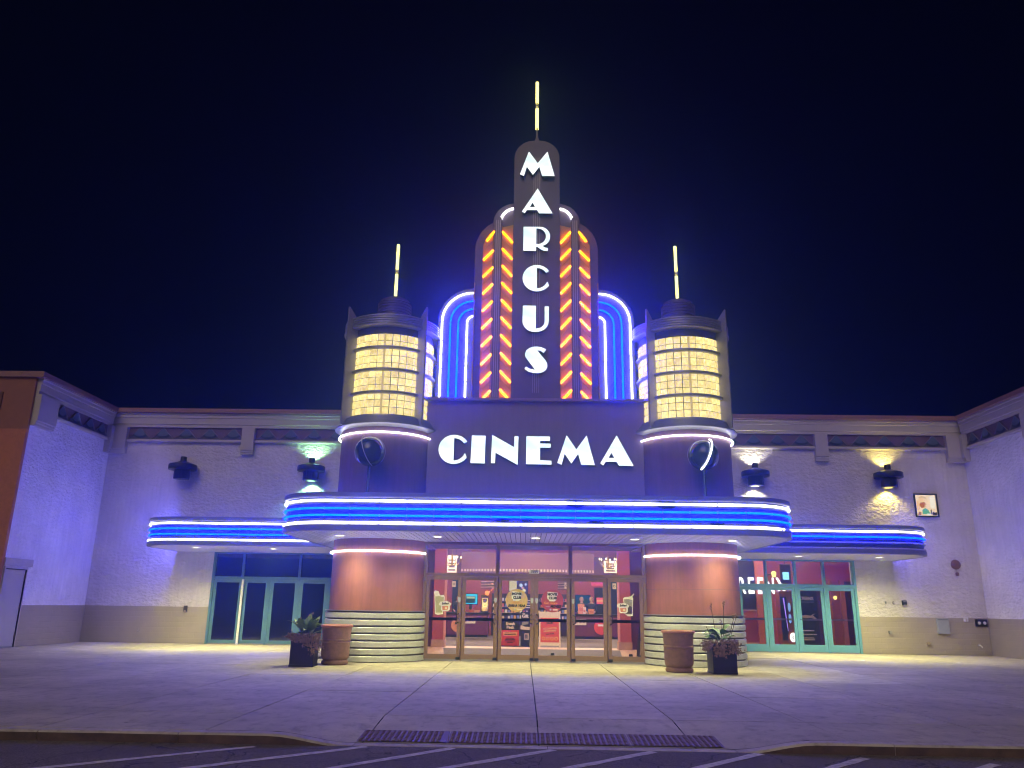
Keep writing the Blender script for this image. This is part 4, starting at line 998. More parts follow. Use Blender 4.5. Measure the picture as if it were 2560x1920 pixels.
# counters
for s, (a, b), lab in ((-1, (-3.75, -1.55), 'left'), (1, (1.45, 3.6), 'right')):
    x0, _ = sc(a, 0, 35); x1, _ = sc(b, 0, 35)
    t = empty('concession_counter', ((x0 + x1) / 2, 35.3, 0), 'dark purple concession counter behind the %s doors' % lab, 'counter', 'lobby counters'); w = (x1 - x0) / 2
    MB().box(-w, w, -.35, .35, .1, .96).build('counter_body', PURPLE, t); MB().box(-w + .05, w - .05, -.30, .3, 0, .1).build('plinth', BLACK, t)
    MB().box(-w - .05, w + .05, -.42, .42, .96, 1.01).build('counter_top', BLACK, t, bevel=.01)
    MB().box(-w + .1, w - .1, -.362, -.35, .83, .86).build('trim_strip', mat('counter_trim', (.4, .14, .2), rough=.4), t)
    sx = .45 if s < 0 else -.85
    n = MB().box(sx - .28, sx + .28, -.37, -.352, .56, .80).build('price_card', CREAMCARD, t)
    flat('card_print', [[(-.22, -.05), (-.10, -.05), (-.10, .06), (-.22, .06)], [(-.02, -.03), (.08, -.03), (.08, .05), (-.02, .05)], [(.12, -.03), (.22, -.03), (.22, .05), (.12, .05)]], .003, mat('card_brown', (.25, .09, .08), rough=.6), n, (sx, -.374, .68))
# round promo discs on counter fronts
for x, col, lab in ((-3.05, mat('orange_disc', (.62, .24, .09), rough=.5), 'orange round promotional disc on the left counter front'), (3.05, REDCARD, 'red round promotional disc on the right counter front')):
    d = tag(flat('promo_disc', [disc_poly(.30, 32)], .02, col, None, (x, 34.92, .48)), lab, 'sign')
    flat('disc_print', [[(-.14, .02), (.14, .02), (.14, .10), (-.14, .10)]], .004, WHITEV if x > 0 else INK, d, (0, -.006, .02))
# register monitor with cyan glow
def monitor(xm0, xm1, zm0, zm1, Y, label, lit):
    x0, z0 = sc(xm0, zm0, Y); x1, z1 = sc(xm1, zm1, Y); cx, cz = (x0 + x1) / 2, (z0 + z1) / 2; w, h = (x1 - x0) / 2, (z1 - z0) / 2
    t = empty('menu_screen', (cx, Y, 1.01), label, 'screen')
    MB().box(-w - .03, w + .03, 0, .08, cz - h - 1.01 - .03, cz + h - 1.01 + .03).build('housing', BLACK, t)
    MB().box(-.06, .06, .0, .06, 0, cz - h - 1.01).build('stand', BLACK, t)
    MB().box(-w, w, -.012, 0, cz - h - 1.01, cz + h - 1.01).build('screen', emis('cyan_screen', (.06, .75, 1.0), .30) if lit else emis('blue_screen', (.02, .12, .32), .16), t)
    MB().box(-w * .72, w * .72, -.02, -.013, cz - h * .8 - 1.01, cz + h * .62 - 1.01).build('screen_content', emis('screen_dark', (.05, .10, .11), .2), t)
    if lit: MB().box(-w * .62, w * .62, -.026, -.021, cz + h * .1 - 1.01, cz + h * .52 - 1.01).build('screen_banner', emis('screen_banner', (.75, .85, .45), .22), t)
monitor(-2.47, -1.98, 1.36, 1.71, 35.1, 'cyan lit ordering screen on the left counter', True)
monitor(1.66, 2.19, 1.15, 1.72, 37.6, 'dark blue poster screen above the right counter', False)
# popcorn machine
x, z = sc(-1.70, 1.0, 35.1)
t = empty('popcorn_machine', (x, 35.15, 1.01), 'lit yellow popcorn machine on the left counter', 'popcorn machine')
MB().box(-.16, .16, -.15, .15, 0, .06).build('base', BLACK, t); MB().box(-.16, .16, -.15, .15, .62, .74).build('hood', CHROME, t)
for a in (-.15, .15):
    for b in (-.14, .14): MB().box(a - .01, a + .01, b - .01, b + .01, .06, .62).build('post', CHROME, t)
MB().lathe([(.13, .06), (.14, .2), (.10, .27), (.03, .30)], n=16).build('popcorn', mat('popcorn', (.8, .6, .25), rough=.8, noise=.3, nscale=40), t, smooth=60)
MB().lathe([(.06, .42), (.09, .5), (.09, .58)], n=14).build('kettle', CHROME, t, smooth=50)
MB().box(-.12, .12, .12, .135, .1, .6).build('lit_panel', emis('popcorn_glow', (1, .72, .22), .45), t)
# food packs and boxes on counters
for (xm, z0, w, h, m, nm, lab) in ((-2.18, 0, .10, .12, mat('snack_red', (.55, .12, .08), rough=.6), 'snack_tray', 'red snack tray beside the popcorn machine'), (-1.98, 0, .12, .10, mat('snack_orange', (.7, .35, .12), rough=.6), 'snack_tray', 'orange snack tray beside the popcorn machine'),
        (1.85, 0, .14, .42, PINKPAPER, 'popcorn_box', 'tall orange popcorn box on the right counter'), (1.97, 0, .07, .30, CREAMCARD, 'popcorn_box', 'narrow cream popcorn box on the right counter'), (2.22, 0, .13, .22, PINKPAPER, 'popcorn_box', 'short orange popcorn box on the right counter')):
    x, _ = sc(xm, 0, 35.05); mb = MB()
    mb.add([(-w * .8, -.08, 0), (w * .8, -.08, 0), (w * .8, .08, 0), (-w * .8, .08, 0), (-w, -.1, h), (w, -.1, h * .94), (w, .1, h * .94), (-w, .1, h)], [(0, 1, 2, 3), (4, 5, 6, 7), (0, 1, 5, 4), (1, 2, 6, 5), (2, 3, 7, 6), (3, 0, 4, 7)])
    o = tag(mb.build(nm, m, None, loc=(x, 35.0, 1.012)), lab, 'box' if 'box' in nm else 'tray')
    if 'box' in nm: flat('box_print', [[(-w * .6, h * .3), (w * .6, h * .3), (w * .6, h * .62), (-w * .6, h * .62)]], .003, mat('box_print', (.55, .12, .06), rough=.6), o, (0, -.098, 0))
# menu boards and slatted canopies over the counter
for (a, b, z0, z1, lab) in ((-1.86, -1.06, 1.92, 2.20, 'slatted metal menu canopy left of the centre screens'), (1.0, 1.62, 1.92, 2.22, 'slatted metal menu canopy right of the centre screens')):
    x0, zz0 = sc(a, z0, 34.6); x1, zz1 = sc(b, z1, 34.6); t = empty('menu_canopy', ((x0 + x1) / 2, 34.6, zz0), lab, 'canopy', 'menu canopies'); w = (x1 - x0) / 2
    MB().box(-w, w, .02, .1, 0, zz1 - zz0).build('backing', mat('maroon_back', (.10, .02, .05), rough=.6), t)
    for k in range(5): z = (zz1 - zz0) * (k + .3) / 5; MB().box(-w, w, -.03, .02, z, z + .025).build('slat', mat('slat_pink', (.75, .55, .5), rough=.4), t)
for (a, b, z0, z1, col, lab) in ((-.80, -.52, 1.84, 2.22, (.95, .72, .42), 'cream lit menu board over the left counter'), (.06, .22, 1.84, 2.22, (.95, .72, .42), 'cream lit menu board right of the poster screen'), (-.5, -.12, 1.62, 2.24, (.12, .05, .13), 'dark poster screen with bright spots over the counter'), (-.5, .3, 1.18, 1.6, (.22, .05, .08), 'maroon menu panel behind the poster stands')):
    x0, zz0 = sc(a, z0, 36.4); x1, zz1 = sc(b, z1, 36.4); w = (x1 - x0) / 2
    t = empty('menu_board', ((x0 + x1) / 2, 36.4, zz0), lab, 'menu board', 'lobby menu boards')
    MB().box(-w - .03, w + .03, .0, .06, -.03, zz1 - zz0 + .03).build('frame', BLACK, t)
    MB().box(-w, w, -.01, 0, 0, zz1 - zz0).build('panel', emis('menu_%d' % int(a * 100), col, .24), t)
    if col[0] < .2:
        for k in range(5): flat('screen_print', [disc_poly(.05 + .03 * (k % 2), 12)], .003, emis('menu_spot_%d' % (k % 3), [(1, .8, .4), (.7, .8, 1), (.9, .4, .2)][k % 3], .3), t, (w * (-.6 + .3 * k), -.014, (zz1 - zz0) * (.35 + .5 * ((k * 37) % 10) / 10)))
    if col[0] > .2 and col[2] < .2:
        for k in range(4): MB().box(-w * .8, w * .8, -.02, -.011, (zz1 - zz0) * (.15 + .2 * k), (zz1 - zz0) * (.15 + .2 * k) + .03).build('menu_line', WHITEV, t)
# back bar with candy shelves
x0, _ = sc(-1.45, 0, 37.3); x1, _ = sc(1.5, 0, 37.3)
t = empty('back_bar', ((x0 + x1) / 2, 37.3, 0), 'dark back bar with candy shelves of faintly glowing boxes behind the counter gap', 'shelf'); w = (x1 - x0) / 2
MB().box(-w, w, .1, .5, 0, 1.85).build('carcass', mat('back_bar_plum', (.05, .02, .05), rough=.5), t)
cm = [MB().box(-.05, .05, -.03, .03, 0, .13).mesh('candy_box', mat('candy_%d' % k, c, rough=.5, emit=c, es=.03)) for k, c in enumerate(((.75, .55, .2), (.7, .12, .1), (.75, .72, .65), (.2, .25, .6), (.75, .35, .1)))]  # faint glow put into the boxes in place of shelf lamps
for r in range(4):
    z = .75 + .26 * r; MB().box(-w + .04, w - .04, .0, .1, z - .02, z).build('shelf_board', mat('slat_pink2', (.6, .42, .36), rough=.4), t)
    for k in range(26):
        if random.random() < .85: inst('candy_box', random.choice(cm), t, (-w + .12 + k * (2 * w - .24) / 25, .05, z + .002), 0, (random.uniform(.8, 1.2), 1, random.uniform(.7, 1.2)))
# string of red lamps
x0, z0 = sc(-1.62, 1.76, 34.2)
t = empty('ball_lamp', (x0, 34.2, z0), 'round red lamp hanging over the popcorn machine', 'lamp')
MB().lathe([(.0, -.1), (.07, -.07), (.1, 0), (.07, .07), (0, .1)], n=16, cap=False).build('globe', emis('red_lamp', (1, .22, .06), .7), t, smooth=60)
for k, (dx, dz) in enumerate(((.1, .06), (.17, .12), (.24, .17), (.3, .2), (.2, .38))):
    MB().lathe([(0, -.03), (.03, 0), (0, .03)], n=8, cap=False).build('bulb', emis('red_lamp', (1, .22, .06), .7), t, loc=(dx, 0, dz))
# pink lit boards at the right
for (a, b, z0, z1, lab) in ((2.25, 2.68, 2.08, 2.19, 'long pink lit board above the right counter'), (2.43, 2.67, 1.42, 1.65, 'small pink and orange lit board above the right counter')):
    x0, zz0 = sc(a, z0, 36.3); x1, zz1 = sc(b, z1, 36.3); w = (x1 - x0) / 2; t = empty('lit_board', ((x0 + x1) / 2, 36.3, zz0), lab, 'sign')
    MB().box(-w, w, 0, .05, 0, zz1 - zz0).build('panel', emis('pink_board', (1, .10, .16), .32), t)
    if 'small' in lab: MB().box(-w, w, -.012, -.002, (zz1 - zz0) * .35, (zz1 - zz0) * .62).build('stripe', emis('orange_stripe', (1, .5, .15), .32), t)
# dark doorway right of the counter, left niche
for (a, b, z0, z1, m, nm) in ((2.36, 2.68, 1.0, 2.0, BLACK, 'doorway'), (2.72, 3.3, 1.0, 2.3, mat('navy_niche', (.02, .02, .06), rough=.6), 'doorway'), (-2.92, -2.62, 1.3, 2.3, MATS['navy_niche'], 'doorway')):
    x0, zz0 = sc(a, z0, 37.8); x1, zz1 = sc(b, z1, 37.8); lb(MB().box(x0, x1, 37.93, 37.97, 0.0, zz1), nm, m)
# poster stands between the doors and the counter
def stand(x0, x1, Y, h, label, col, cat='sign'):
    t = empty('poster_stand', ((x0 + x1) / 2, Y, 0), label, cat); w = (x1 - x0) / 2
    MB().box(-w, w, 0, .04, .02, h).build('panel', col, t); MB().box(-w - .03, w + .03, -.10, .14, 0, .02).build('foot', BLACK, t)
    return t, w
t, w = stand(-1.01, -.41, 27.9, .80, 'black and red poster stand reading Sneak Peek', INK)
MB().box(-w, w, -.01, -.002, .02, .52).build('poster', REDCARD, t)
text('Sneak', .13, (0, -.006, .73), CREAMCARD, t, bold=.006); text('Peek', .13, (0, -.006, .61), CREAMCARD, t, bold=.006)
MB().box(-w * .8, w * .8, -.016, -.011, .34, .46).build('banner_patch', mat('orange_patch', (.8, .38, .14), rough=.5), t)
for k, (zz, ww) in enumerate(((.425, .62), (.375, .66), (.26, .45), (.215, .55), (.17, .6), (.125, .35))): MB().box(-w * ww, w * ww, -.021, -.0165, zz - .010, zz + .010).build('print_line', INK, t)
t, w = stand(-.36, -.05, 27.9, 1.12, 'tall dark gift card stand beside the red poster stand', mat('navy_card', (.02, .02, .05), rough=.5))
text('Gift', .14, (0, -.006, .98), WHITEV, t, bold=.006); text('the', .07, (-.05, -.006, 1.07), WHITEV, t, bold=.002)
flat('card_picture', [[(-.12, .68), (.10, .72), (.13, .84), (-.09, .80)]], .003, mat('card_grey', (.30, .30, .28), rough=.5), t, (0, -.006, 0))
flat('ribbon', [[(-.155, .55), (.155, .53), (.155, .63), (-.02, .64), (-.06, .67), (-.155, .68)]], .003, CREAMCARD, t, (0, -.006, 0))
fl = flat('emblem_plate', [[(-.02, .22), (.13, .22), (.13, .42), (-.02, .42)]], .003, CREAMCARD, t, (0, -.006, 0))
for k in range(3): MB().box(.0 + k * .042, .025 + k * .042, -.013, -.0085, .25, .39).build('emblem_bar', INK, t)
t = empty('sandwich_board', (.62, 27.7, 0), 'white framed sandwich board with a red movie club poster', 'sign')
w = .36
for sgn in (-1, 1):
    P = MB(); P.add([(sgn * -w, -.28, 0), (sgn * -(w - .05), -.28, 0), (sgn * -(w - .05), 0.0, 1.14), (sgn * -w, .0, 1.14), (sgn * -w, -.24, 0), (sgn * -(w - .05), -.24, 0), (sgn * -(w - .05), .04, 1.14), (sgn * -w, .04, 1.14)], [(0, 1, 2, 3), (4, 5, 6, 7), (0, 1, 5, 4), (1, 2, 6, 5), (2, 3, 7, 6), (3, 0, 4, 7)]); P.build('leg', CREAMCARD, t)
def lean(z, off=0): return -.28 * (1 - z / 1.14) - off
for (z0, z1, m, off, nm) in ((.06, .16, CREAMCARD, .0, 'rail'), (.94, 1.14, CREAMCARD, .0, 'rail'), (.16, .94, REDCARD, .004, 'poster')):
    MB().add([(-w + .05, lean(z0, off), z0), (w - .05, lean(z0, off), z0), (w - .05, lean(z1, off), z1), (-w + .05, lean(z1, off), z1)], [(0, 1, 2, 3)]).build(nm, m, t)
bl = [(-.10, .0), (.10, .0), (.12, .1), (.1, .17), (-.08, .18), (-.12, .1)]
o = flat('logo_print', [bl], .003, WHITEV, t, (0, lean(.8) - .012, .72)); o.rotation_euler[0] = -.24
o = text('CLUB', .085, (0, lean(.79) - .02, .78), INK, t, bold=.004, name='logo_lettering'); o.rotation_euler[0] = -.24
for (b_, z, m) in (('ACCOUNT FOR', .60, mat('poster_gold', (.75, .45, .12), rough=.5)), ('HIDDEN PERKS', .52, MATS['poster_gold']), ('stay in the club', .43, INK)):
    o = text(b_, .075 if z > .5 else .05, (0, lean(z) - .012, z), m, t, shear=.25, bold=.003, sx=.85, name='slogan_lettering'); o.rotation_euler[0] = -.24; o.rotation_euler[1] = -.08
for k in range(4):
    o = flat('icon_print', [disc_poly(.06, 20), disc_poly(.038, 20)], .003, MATS['poster_gold'], t, (-.21 + .14 * k, lean(.28) - .010, .28)); o.rotation_euler[0] = -.24
# black stand left, orange poster
t, w = stand(-3.72, -3.36, 27.2, .60, 'small black display stand behind the left pier', INK); MB().box(-w * .5, w * .5, -.01, -.002, .30, .33).build('print_line', WHITEV, t)
o = tag(bp(MB().box(-4.4, -3.42, 26.985, 26.999, .95, 2.05), 'film_poster', mat('poster_orange', (.55, .22, .06), rough=.5, noise=.6, nscale=4)), None); o.parent = None; o.location = (0, YB, 0)
tag(o, 'orange and dark poster on the lobby wall behind the left pier', 'poster')
o = bp(MB().box(-2.60, -2.44, 30.0, 30.03, 1.15, 1.95), 'poster_strip', mat('strip_pink', (.65, .36, .28), rough=.5)); o.parent = None; o.location = (0, YB, 0); tag(o, 'narrow column of pale notices behind the far left door', 'poster')
for k in range(3): MB().box(-2.57, -2.47, 29.99 - YB, 29.996 - YB, 1.25 + k * .24, 1.35 + k * .24).build('notice_print', INK, o)
# folding floor sign, right corner inside
t = empty('folding_sign', (3.05, 23.1, 0), 'dark folding floor sign leaning inside the far right door', 'sign')
for k in (-1, 1): MB().add([(-.13, k * .16, 0), (.13, k * .16, 0), (.07, k * .012, .80), (-.07, k * .012, .80), (-.13, k * .18, 0), (.13, k * .18, 0), (.07, k * .03, .80), (-.07, k * .03, .80)], [(0, 1, 2, 3), (4, 5, 6, 7), (0, 1, 5, 4), (1, 2, 6, 5), (2, 3, 7, 6), (3, 0, 4, 7)]).build('leaf', mat('slate_plastic', (.08, .08, .13), rough=.4), t)
MB().add([(-.09, -.19, .05), (.0, -.19, .05), (.02, -.03, .72), (-.03, -.03, .72)], [(0, 1, 2, 3)]).build('pale_stripe', CREAMCARD, t)
# hanging banners + chandeliers high in the lobby
for s, (a, b, z0, z1), lab in ((-1, (-3.14, -2.78, 2.48, 3.10), 'left'), (1, (2.72, 3.21, 2.55, 2.98), 'right')):
    Y = 31.5; x0, zz0 = sc(a, z0, Y); x1, zz1 = sc(b, z1, Y); w = (x1 - x0) / 2
    t = empty('hanging_banner', ((x0 + x1) / 2, Y, zz0), 'cream hanging banner with dark lettering behind the %s transom' % lab, 'banner', 'lobby banners')
    MB().box(-w, w, 0, .02, 0, zz1 - zz0).build('cloth', CREAMCARD, t)
    for q in (-w * .8, w * .8): MB().box(q - .005, q + .005, .005, .015, zz1 - zz0, 4.6 - zz0).build('cord', BLACK, t)
    for k in range(4): MB().box(-w * (.7 - .12 * (k % 2)), w * (.7 - .12 * (k % 2)), -.008, -.002, (zz1 - zz0) * (.12 + .19 * k), (zz1 - zz0) * (.12 + .19 * k) + .05).build('print_line', mat('banner_ink', (.12, .06, .04), rough=.6), t)
    Y = 29.8; x, z = sc(-2.96 if s < 0 else 2.88, 3.0, Y)
    t = empty('chandelier', (x, Y, z), 'brass branched chandelier behind the %s transom' % lab, 'chandelier', 'lobby chandeliers')
    BR = mat('brass', (.55, .34, .10), rough=.3, metal=.9)
    MB().tube([(0, 0, -.28), (0, 0, .15)], .03, n=8).build('stem', BR, t); MB().tube([(0, 0, .15), (0, 0, 4.6 - z)], .01, n=6).build('rod', BR, t)
    for k in range(6):
        a = 2 * pi * k / 6 + .2; R = .33
        MB().tube([(0, 0, -.24), (R * .5 * cos(a), R * .5 * sin(a), -.27), (R * .9 * cos(a), R * .9 * sin(a), -.14), (R * cos(a), R * sin(a), .0)], .013, n=6).build('arm', BR, t, smooth=60)
        MB().lathe([(.012, 0), (.03, .02), (.028, .06), (0, .09)], R * cos(a), R * sin(a), n=8, cap=False).build('bulb', emis('chandelier_bulb', (1, .72, .35), .9), t)
    x0, zz0 = sc(-3.14 if s < 0 else 2.2, 2.45, 37.7); x1, zz1 = sc(-2.3 if s < 0 else 3.2, 3.12, 37.7)
    lb(MB().box(x0, x1, 37.96, 37.99, zz0, zz1), 'wall_recess', mat('lobby_plum', (.20, .06, .08), rough=.7))

# ================================================================== RIGHT FOYER behind the turquoise doors
lb(MB().box(5.0, 14.5, 26.56, 34, -.06, -.002), 'foyer_floor', TILE)
lb(MB().box(5.0, 14.5, 26.92, 34, 4.2, 4.3), 'foyer_ceiling', MATS['lobby_ceiling'])
lb(MB().box(8.15, 8.6, 29.4, 34, 0, 4.2), 'foyer_pier', mat('foyer_orange', (.50, .15, .07), rough=.5))
lb(MB().box(8.6, 14.5, 31.5, 31.6, 0, 4.2), 'foyer_wall', RED)
lb(MB().box(5.0, 8.15, 29.5, 29.6, 1.30, 4.2), 'foyer_wall', mat('foyer_black', (.03, .02, .035), rough=.6))
lb(MB().box(5.0, 8.15, 29.46, 29.6, 1.27, 1.30), 'dado_rail', mat('dado', (.6, .42, .32), rough=.5))
lb(MB().box(5.0, 8.15, 29.5, 29.6, .95, 1.27), 'dado_band', mat('foyer_orange_red', (.50, .13, .09), rough=.6))
lb(MB().box(5.0, 8.15, 29.5, 29.6, .18, .95), 'dado_panel', mat('foyer_maroon', (.28, .05, .07), rough=.6))
lb(MB().box(5.0, 8.15, 29.45, 29.6, 0, .18), 'skirting', TILE)
lb(MB().box(13.4, 13.5, 26.95, 31.5, 0, 4.2), 'foyer_wall', RED)
for (a, b) in ((11.95, 12.12), (12.46, 12.62), (11.55, 11.6)): lb(MB().box(a, b, 31.38, 31.499, 0, 2.45), 'wood_stile', mat('foyer_wood', (.42, .17, .09), rough=.45))
lb(MB().box(12.12, 12.46, 31.44, 31.499, 0, 2.4), 'wood_door', mat('foyer_dark_door', (.05, .02, .035), rough=.5))
for x, y, pw in ((9.6, 28.9, 34), (7.2, 28.2, 20)): lobby_lamp(x, y, 4.05, pw, .5, (1, .78, .55))
ss = empty('word_sign', (0, 0, 0), 'large lit white letters of a screen brand on the dark foyer wall', 'sign')
for ch, x in zip('SCREENX', (6.55, 6.90, 7.25, 7.58, 7.90, 8.22, 8.62)):
    x, z = sc(x, 2.06, 29.3, 28.0)
    text(ch, .78, (x, 29.3, z + .02), emis('foyer_letters', (1, .97, .9), .7), ss, bold=.02, sx=.62, name='letter')
t = empty('foyer_cabinet', (8.95, 28.6, 0), 'brown promotional cabinet with blue windows and a white disc behind the turquoise doors', 'cabinet')
CAB = mat('cabinet_brown', (.30, .10, .06), rough=.4)
MB().box(-.24, .24, 0, .45, 0, 1.95).build('body', CAB, t, bevel=.02); MB().box(-.22, .0, -.012, 0, .3, 1.75).build('dark_window', BLACK, t)
MB().add([(-.13, -.02, 1.70), (-.08, -.02, 1.72), (-.01, -.02, .62), (-.03, -.02, .6)], [(0, 1, 2, 3)]).build('light_streak', emis('violet_streak', (.42, .22, .75), .35), t)
for z0, z1 in ((1.25, 1.56), (.86, 1.18)): flat('blue_window', [[(-.05 + .05 * 1.0 * cos(2 * pi * i / 20) , (z0 + z1) / 2 + (z1 - z0) / 2 * sin(2 * pi * i / 20)) for i in range(20)]], .01, emis('blue_window', (.25, .42, .75), .3), t, (.13, -.012, 0))
flat('brown_rim', [disc_poly(.17, 28, k=1.5)], .012, mat('rim_orange', (.5, .16, .07), rough=.4), t, (.13, -.016, .40)); flat('white_disc', [disc_poly(.11, 28, k=1.4)], .012, emis('white_disc', (1, .96, .88), .55), t, (.13, -.03, .40))
flat('disc_print', [disc_poly(.03, 16, k=1.6), disc_poly(.015, 16, k=1.6)], .004, CAB, t, (.13, -.036, .40))
t = empty('cyan_sign', (9.0, 28.6, 2.2), 'small glowing cyan screen hung above the promotional cabinet', 'screen'); MB().box(-.19, .19, 0, .05, 0, .68).build('housing', mat('dark_oval', (.06, .03, .04), rough=.5), t, bevel=.02); MB().box(-.11, .11, -.012, 0, .14, .40).build('screen', emis('cyan_small', (.35, .8, 1.0), .42), t)
MB().box(-.01, .01, .02, .03, .68, 1.98).build('cord', BLACK, t)
t = empty('foyer_lantern', (8.55, 28.5, 2.52), 'small yellow lantern lamp on the foyer pier', 'lamp'); MB().lathe([(.03, -.1), (.07, -.08), (.09, .06), (.05, .1)], n=12).build('shade', emis('lantern', (1, .72, .15), .7), t, smooth=50); MB().box(-.015, .015, 0, .9, -.02, .02).build('bracket', BLACK, t)
lb(MB().box(11.6, 11.95, 31.45, 31.499, .0, 2.4), 'wood_panel', mat('foyer_panel_wood', (.30, .10, .06), rough=.45))
lb(MB().box(10.6, 11.2, 31.45, 31.499, 0, 2.3), 'foyer_doorway', mat('foyer_shadow', (.07, .025, .04), rough=.7))
t = empty('wall_lamp', (11.72, 31.44, 1.78), 'small yellow wall lamp on the foyer wood panel', 'lamp'); MB().lathe([(.03, -.06), (.06, -.04), (.07, .04), (.03, .07)], 0, -.08, n=12).build('shade', MATS['lantern'] if 'lantern' in MATS else LENS, t, smooth=50); MB().box(-.02, .02, -.08, .0, -.02, .02).build('arm', BLACK, t)
t = empty('banner_stand', (9.62, 28.4, 0), 'tall black banner with pale lettering and a reaching hand', 'banner'); MB().box(-.33, .33, 0, .02, .03, 1.95).build('cloth', INK, t); MB().box(-.35, .35, -.08, .1, 0, .03).build('foot', ALU, t)
text('SCREENX', .16, (-.06, -.006, 1.70), CREAMCARD, t, bold=.005, sx=.8); MB().box(-.28, .20, -.006, -.001, 1.575, 1.595).build('print_line', GREYV, t)
flat('hand_print', [[(-.30, 1.12), (-.12, 1.16), (.06, 1.13), (.14, 1.19), (.24, 1.20), (.14, 1.14), (.26, 1.04), (.30, .97), (.18, 1.02), (.08, 1.06), (-.10, 1.05), (-.24, 1.07)]], .003, CREAMCARD, t, (0, -.005, 0))
for z, a, b in ((.62, -.28, .14), (.50, -.28, .22), (.38, -.28, .12), (.32, -.26, .14)): MB().box(a, b, -.007, -.001, z, z + .028).build('print_line', CREAMCARD, t)

# ================================================================== PEOPLE behind the counter
def person(x, y, hair, label, turn=0.0, lean_=0.0):
    t = empty('person', (x, y, 0), label, 'person', 'staff behind the counter', rz=turn)
    V = {'pel': (0, 0, .95), 'waist': (0, .0, 1.1), 'chest': (0, -.01, 1.32), 'neck': (0, -.01, 1.47), 'head0': (0, -.02, 1.545), 'head1': (0, -.025, 1.63), 'head2': (0, -.015, 1.69),
         'hl': (.09, 0, .92), 'kl': (.10, -.02, .50), 'al': (.10, .03, .09), 'tl': (.11, -.12, .04), 'hr': (-.09, 0, .92), 'kr': (-.10, -.02, .50), 'ar': (-.10, .03, .09), 'tr': (-.11, -.12, .04),
         'sl': (.17, 0, 1.40), 'el': (.23, -.02, 1.14), 'wl': (.17, -.20, 1.06), 'sr': (-.17, 0, 1.40), 'er': (-.23, -.02, 1.14), 'wr': (-.17, -.20, 1.06)}
    R_ = {'pel': .14, 'waist': .125, 'chest': .15, 'neck': .055, 'head0': .068, 'head1': .088, 'head2': .07, 'hl': .09, 'kl': .06, 'al': .04, 'tl': .035, 'hr': .09, 'kr': .06, 'ar': .04, 'tr': .035, 'sl': .065, 'el': .045, 'wl': .03, 'sr': .065, 'er': .045, 'wr': .03}
    E_ = [('pel', 'waist'), ('waist', 'chest'), ('chest', 'neck'), ('neck', 'head0'), ('head0', 'head1'), ('head1', 'head2'), ('pel', 'hl'), ('hl', 'kl'), ('kl', 'al'), ('al', 'tl'), ('pel', 'hr'), ('hr', 'kr'), ('kr', 'ar'), ('ar', 'tr'), ('chest', 'sl'), ('sl', 'el'), ('el', 'wl'), ('chest', 'sr'), ('sr', 'er'), ('er', 'wr')]
    # hands: palm and five fingers each
    for s, w in ((1, 'wl'), (-1, 'wr')):
        wx, wy, wz = V[w]; p = 'p' + w; V[p] = (wx - s * .02, wy - .07, wz - .005); R_[p] = .032; E_.append((w, p))
        for f, (dx, ln) in enumerate(((.03, .075), (.01, .085), (-.01, .08), (-.028, .065))):
            a, b = 'f%s%d' % (w, f), 'g%s%d' % (w, f); V[a] = (V[p][0] + dx, V[p][1] - ln * .6, wz - .01); V[b] = (V[p][0] + dx, V[p][1] - ln, wz - .03); R_[a] = .009; R_[b] = .008; E_ += [(p, a), (a, b)]
        a = 'th' + w; V[a] = (wx - s * .06, wy - .07, wz - .01); R_[a] = .010; E_.append((w, a))
    k = list(V); me = bpy.data.meshes.new('body'); me.from_pydata([V[i] for i in k], [(k.index(a), k.index(b)) for a, b in E_], []); me.update()
    ob = bpy.data.objects.new('body', me); COL.objects.link(ob)
    md = ob.modifiers.new('skin', 'SKIN'); md.use_smooth_shade = True
    for i, n in enumerate(k): me.skin_vertices[0].data[i].radius = (R_[n], R_[n] * (.75 if n in ('pel', 'waist', 'chest') else 1)); me.skin_vertices[0].data[i].use_root = (n == 'pel')
    ob.modifiers.new('sub', 'SUBSURF').levels = 1; ob.modifiers['sub'].render_levels = 1
    dg = bpy.context.evaluated_depsgraph_get(); m2 = bpy.data.meshes.new_from_object(ob.evaluated_get(dg)); bpy.data.objects.remove(ob)
    m2.materials.clear(); m2.materials.append(SHIRT); m2.materials.append(SKIN)
    for p in m2.polygons:
        c = p.center; p.use_smooth = True; p.material_index = 1 if (c.z > 1.455 or (c.y < -.10 and .98 < c.z < 1.12)) else 0
    o = inst('body', m2, t)
    hp = [(.0, 1.745), (.05, 1.738), (.085, 1.70), (.098, 1.65), (.095, 1.60), (.08, 1.555)]
    h = MB().lathe(hp, 0, .012, n=20, a0=radians(62), a1=radians(298), cap=False); h.lathe([(0, 1.748), (.052, 1.738), (.088, 1.70)], 0, .0, n=20, cap=False); h.build('hair', hair, t, smooth=60)
    for s in (-1, 1):
        MB().lathe([(0, -.008), (.008, 0), (0, .008)], n=8, cap=False).build('eye', INK, t, loc=(s * .032, -.104, 1.635))
        MB().lathe([(0, -.028), (.016, 0), (0, .028)], n=8, cap=False).build('ear', SKIN, t, loc=(s * .09, .0, 1.62))
    MB().add([(-.012, -.105, 1.60), (.012, -.105, 1.60), (0, -.128, 1.598), (0, -.106, 1.64)], [(0, 1, 2), (0, 2, 3), (1, 3, 2)]).build('nose', SKIN, t)
    MB().box(-.022, .022, -.1, -.092, 1.562, 1.57).build('mouth', mat('lips', (.4, .14, .12), rough=.5), t)
    return t
person(2.33, 36.35, HAIRB, 'fair haired person in dark clothes behind the tall orange popcorn box', .25)
person(2.76, 36.35, HAIRB, 'fair haired person in dark clothes nearest the right end of the counter', -.3)
person(-3.2, 36.35, HAIRD, 'dark haired person in dark clothes behind the left counter', .1)

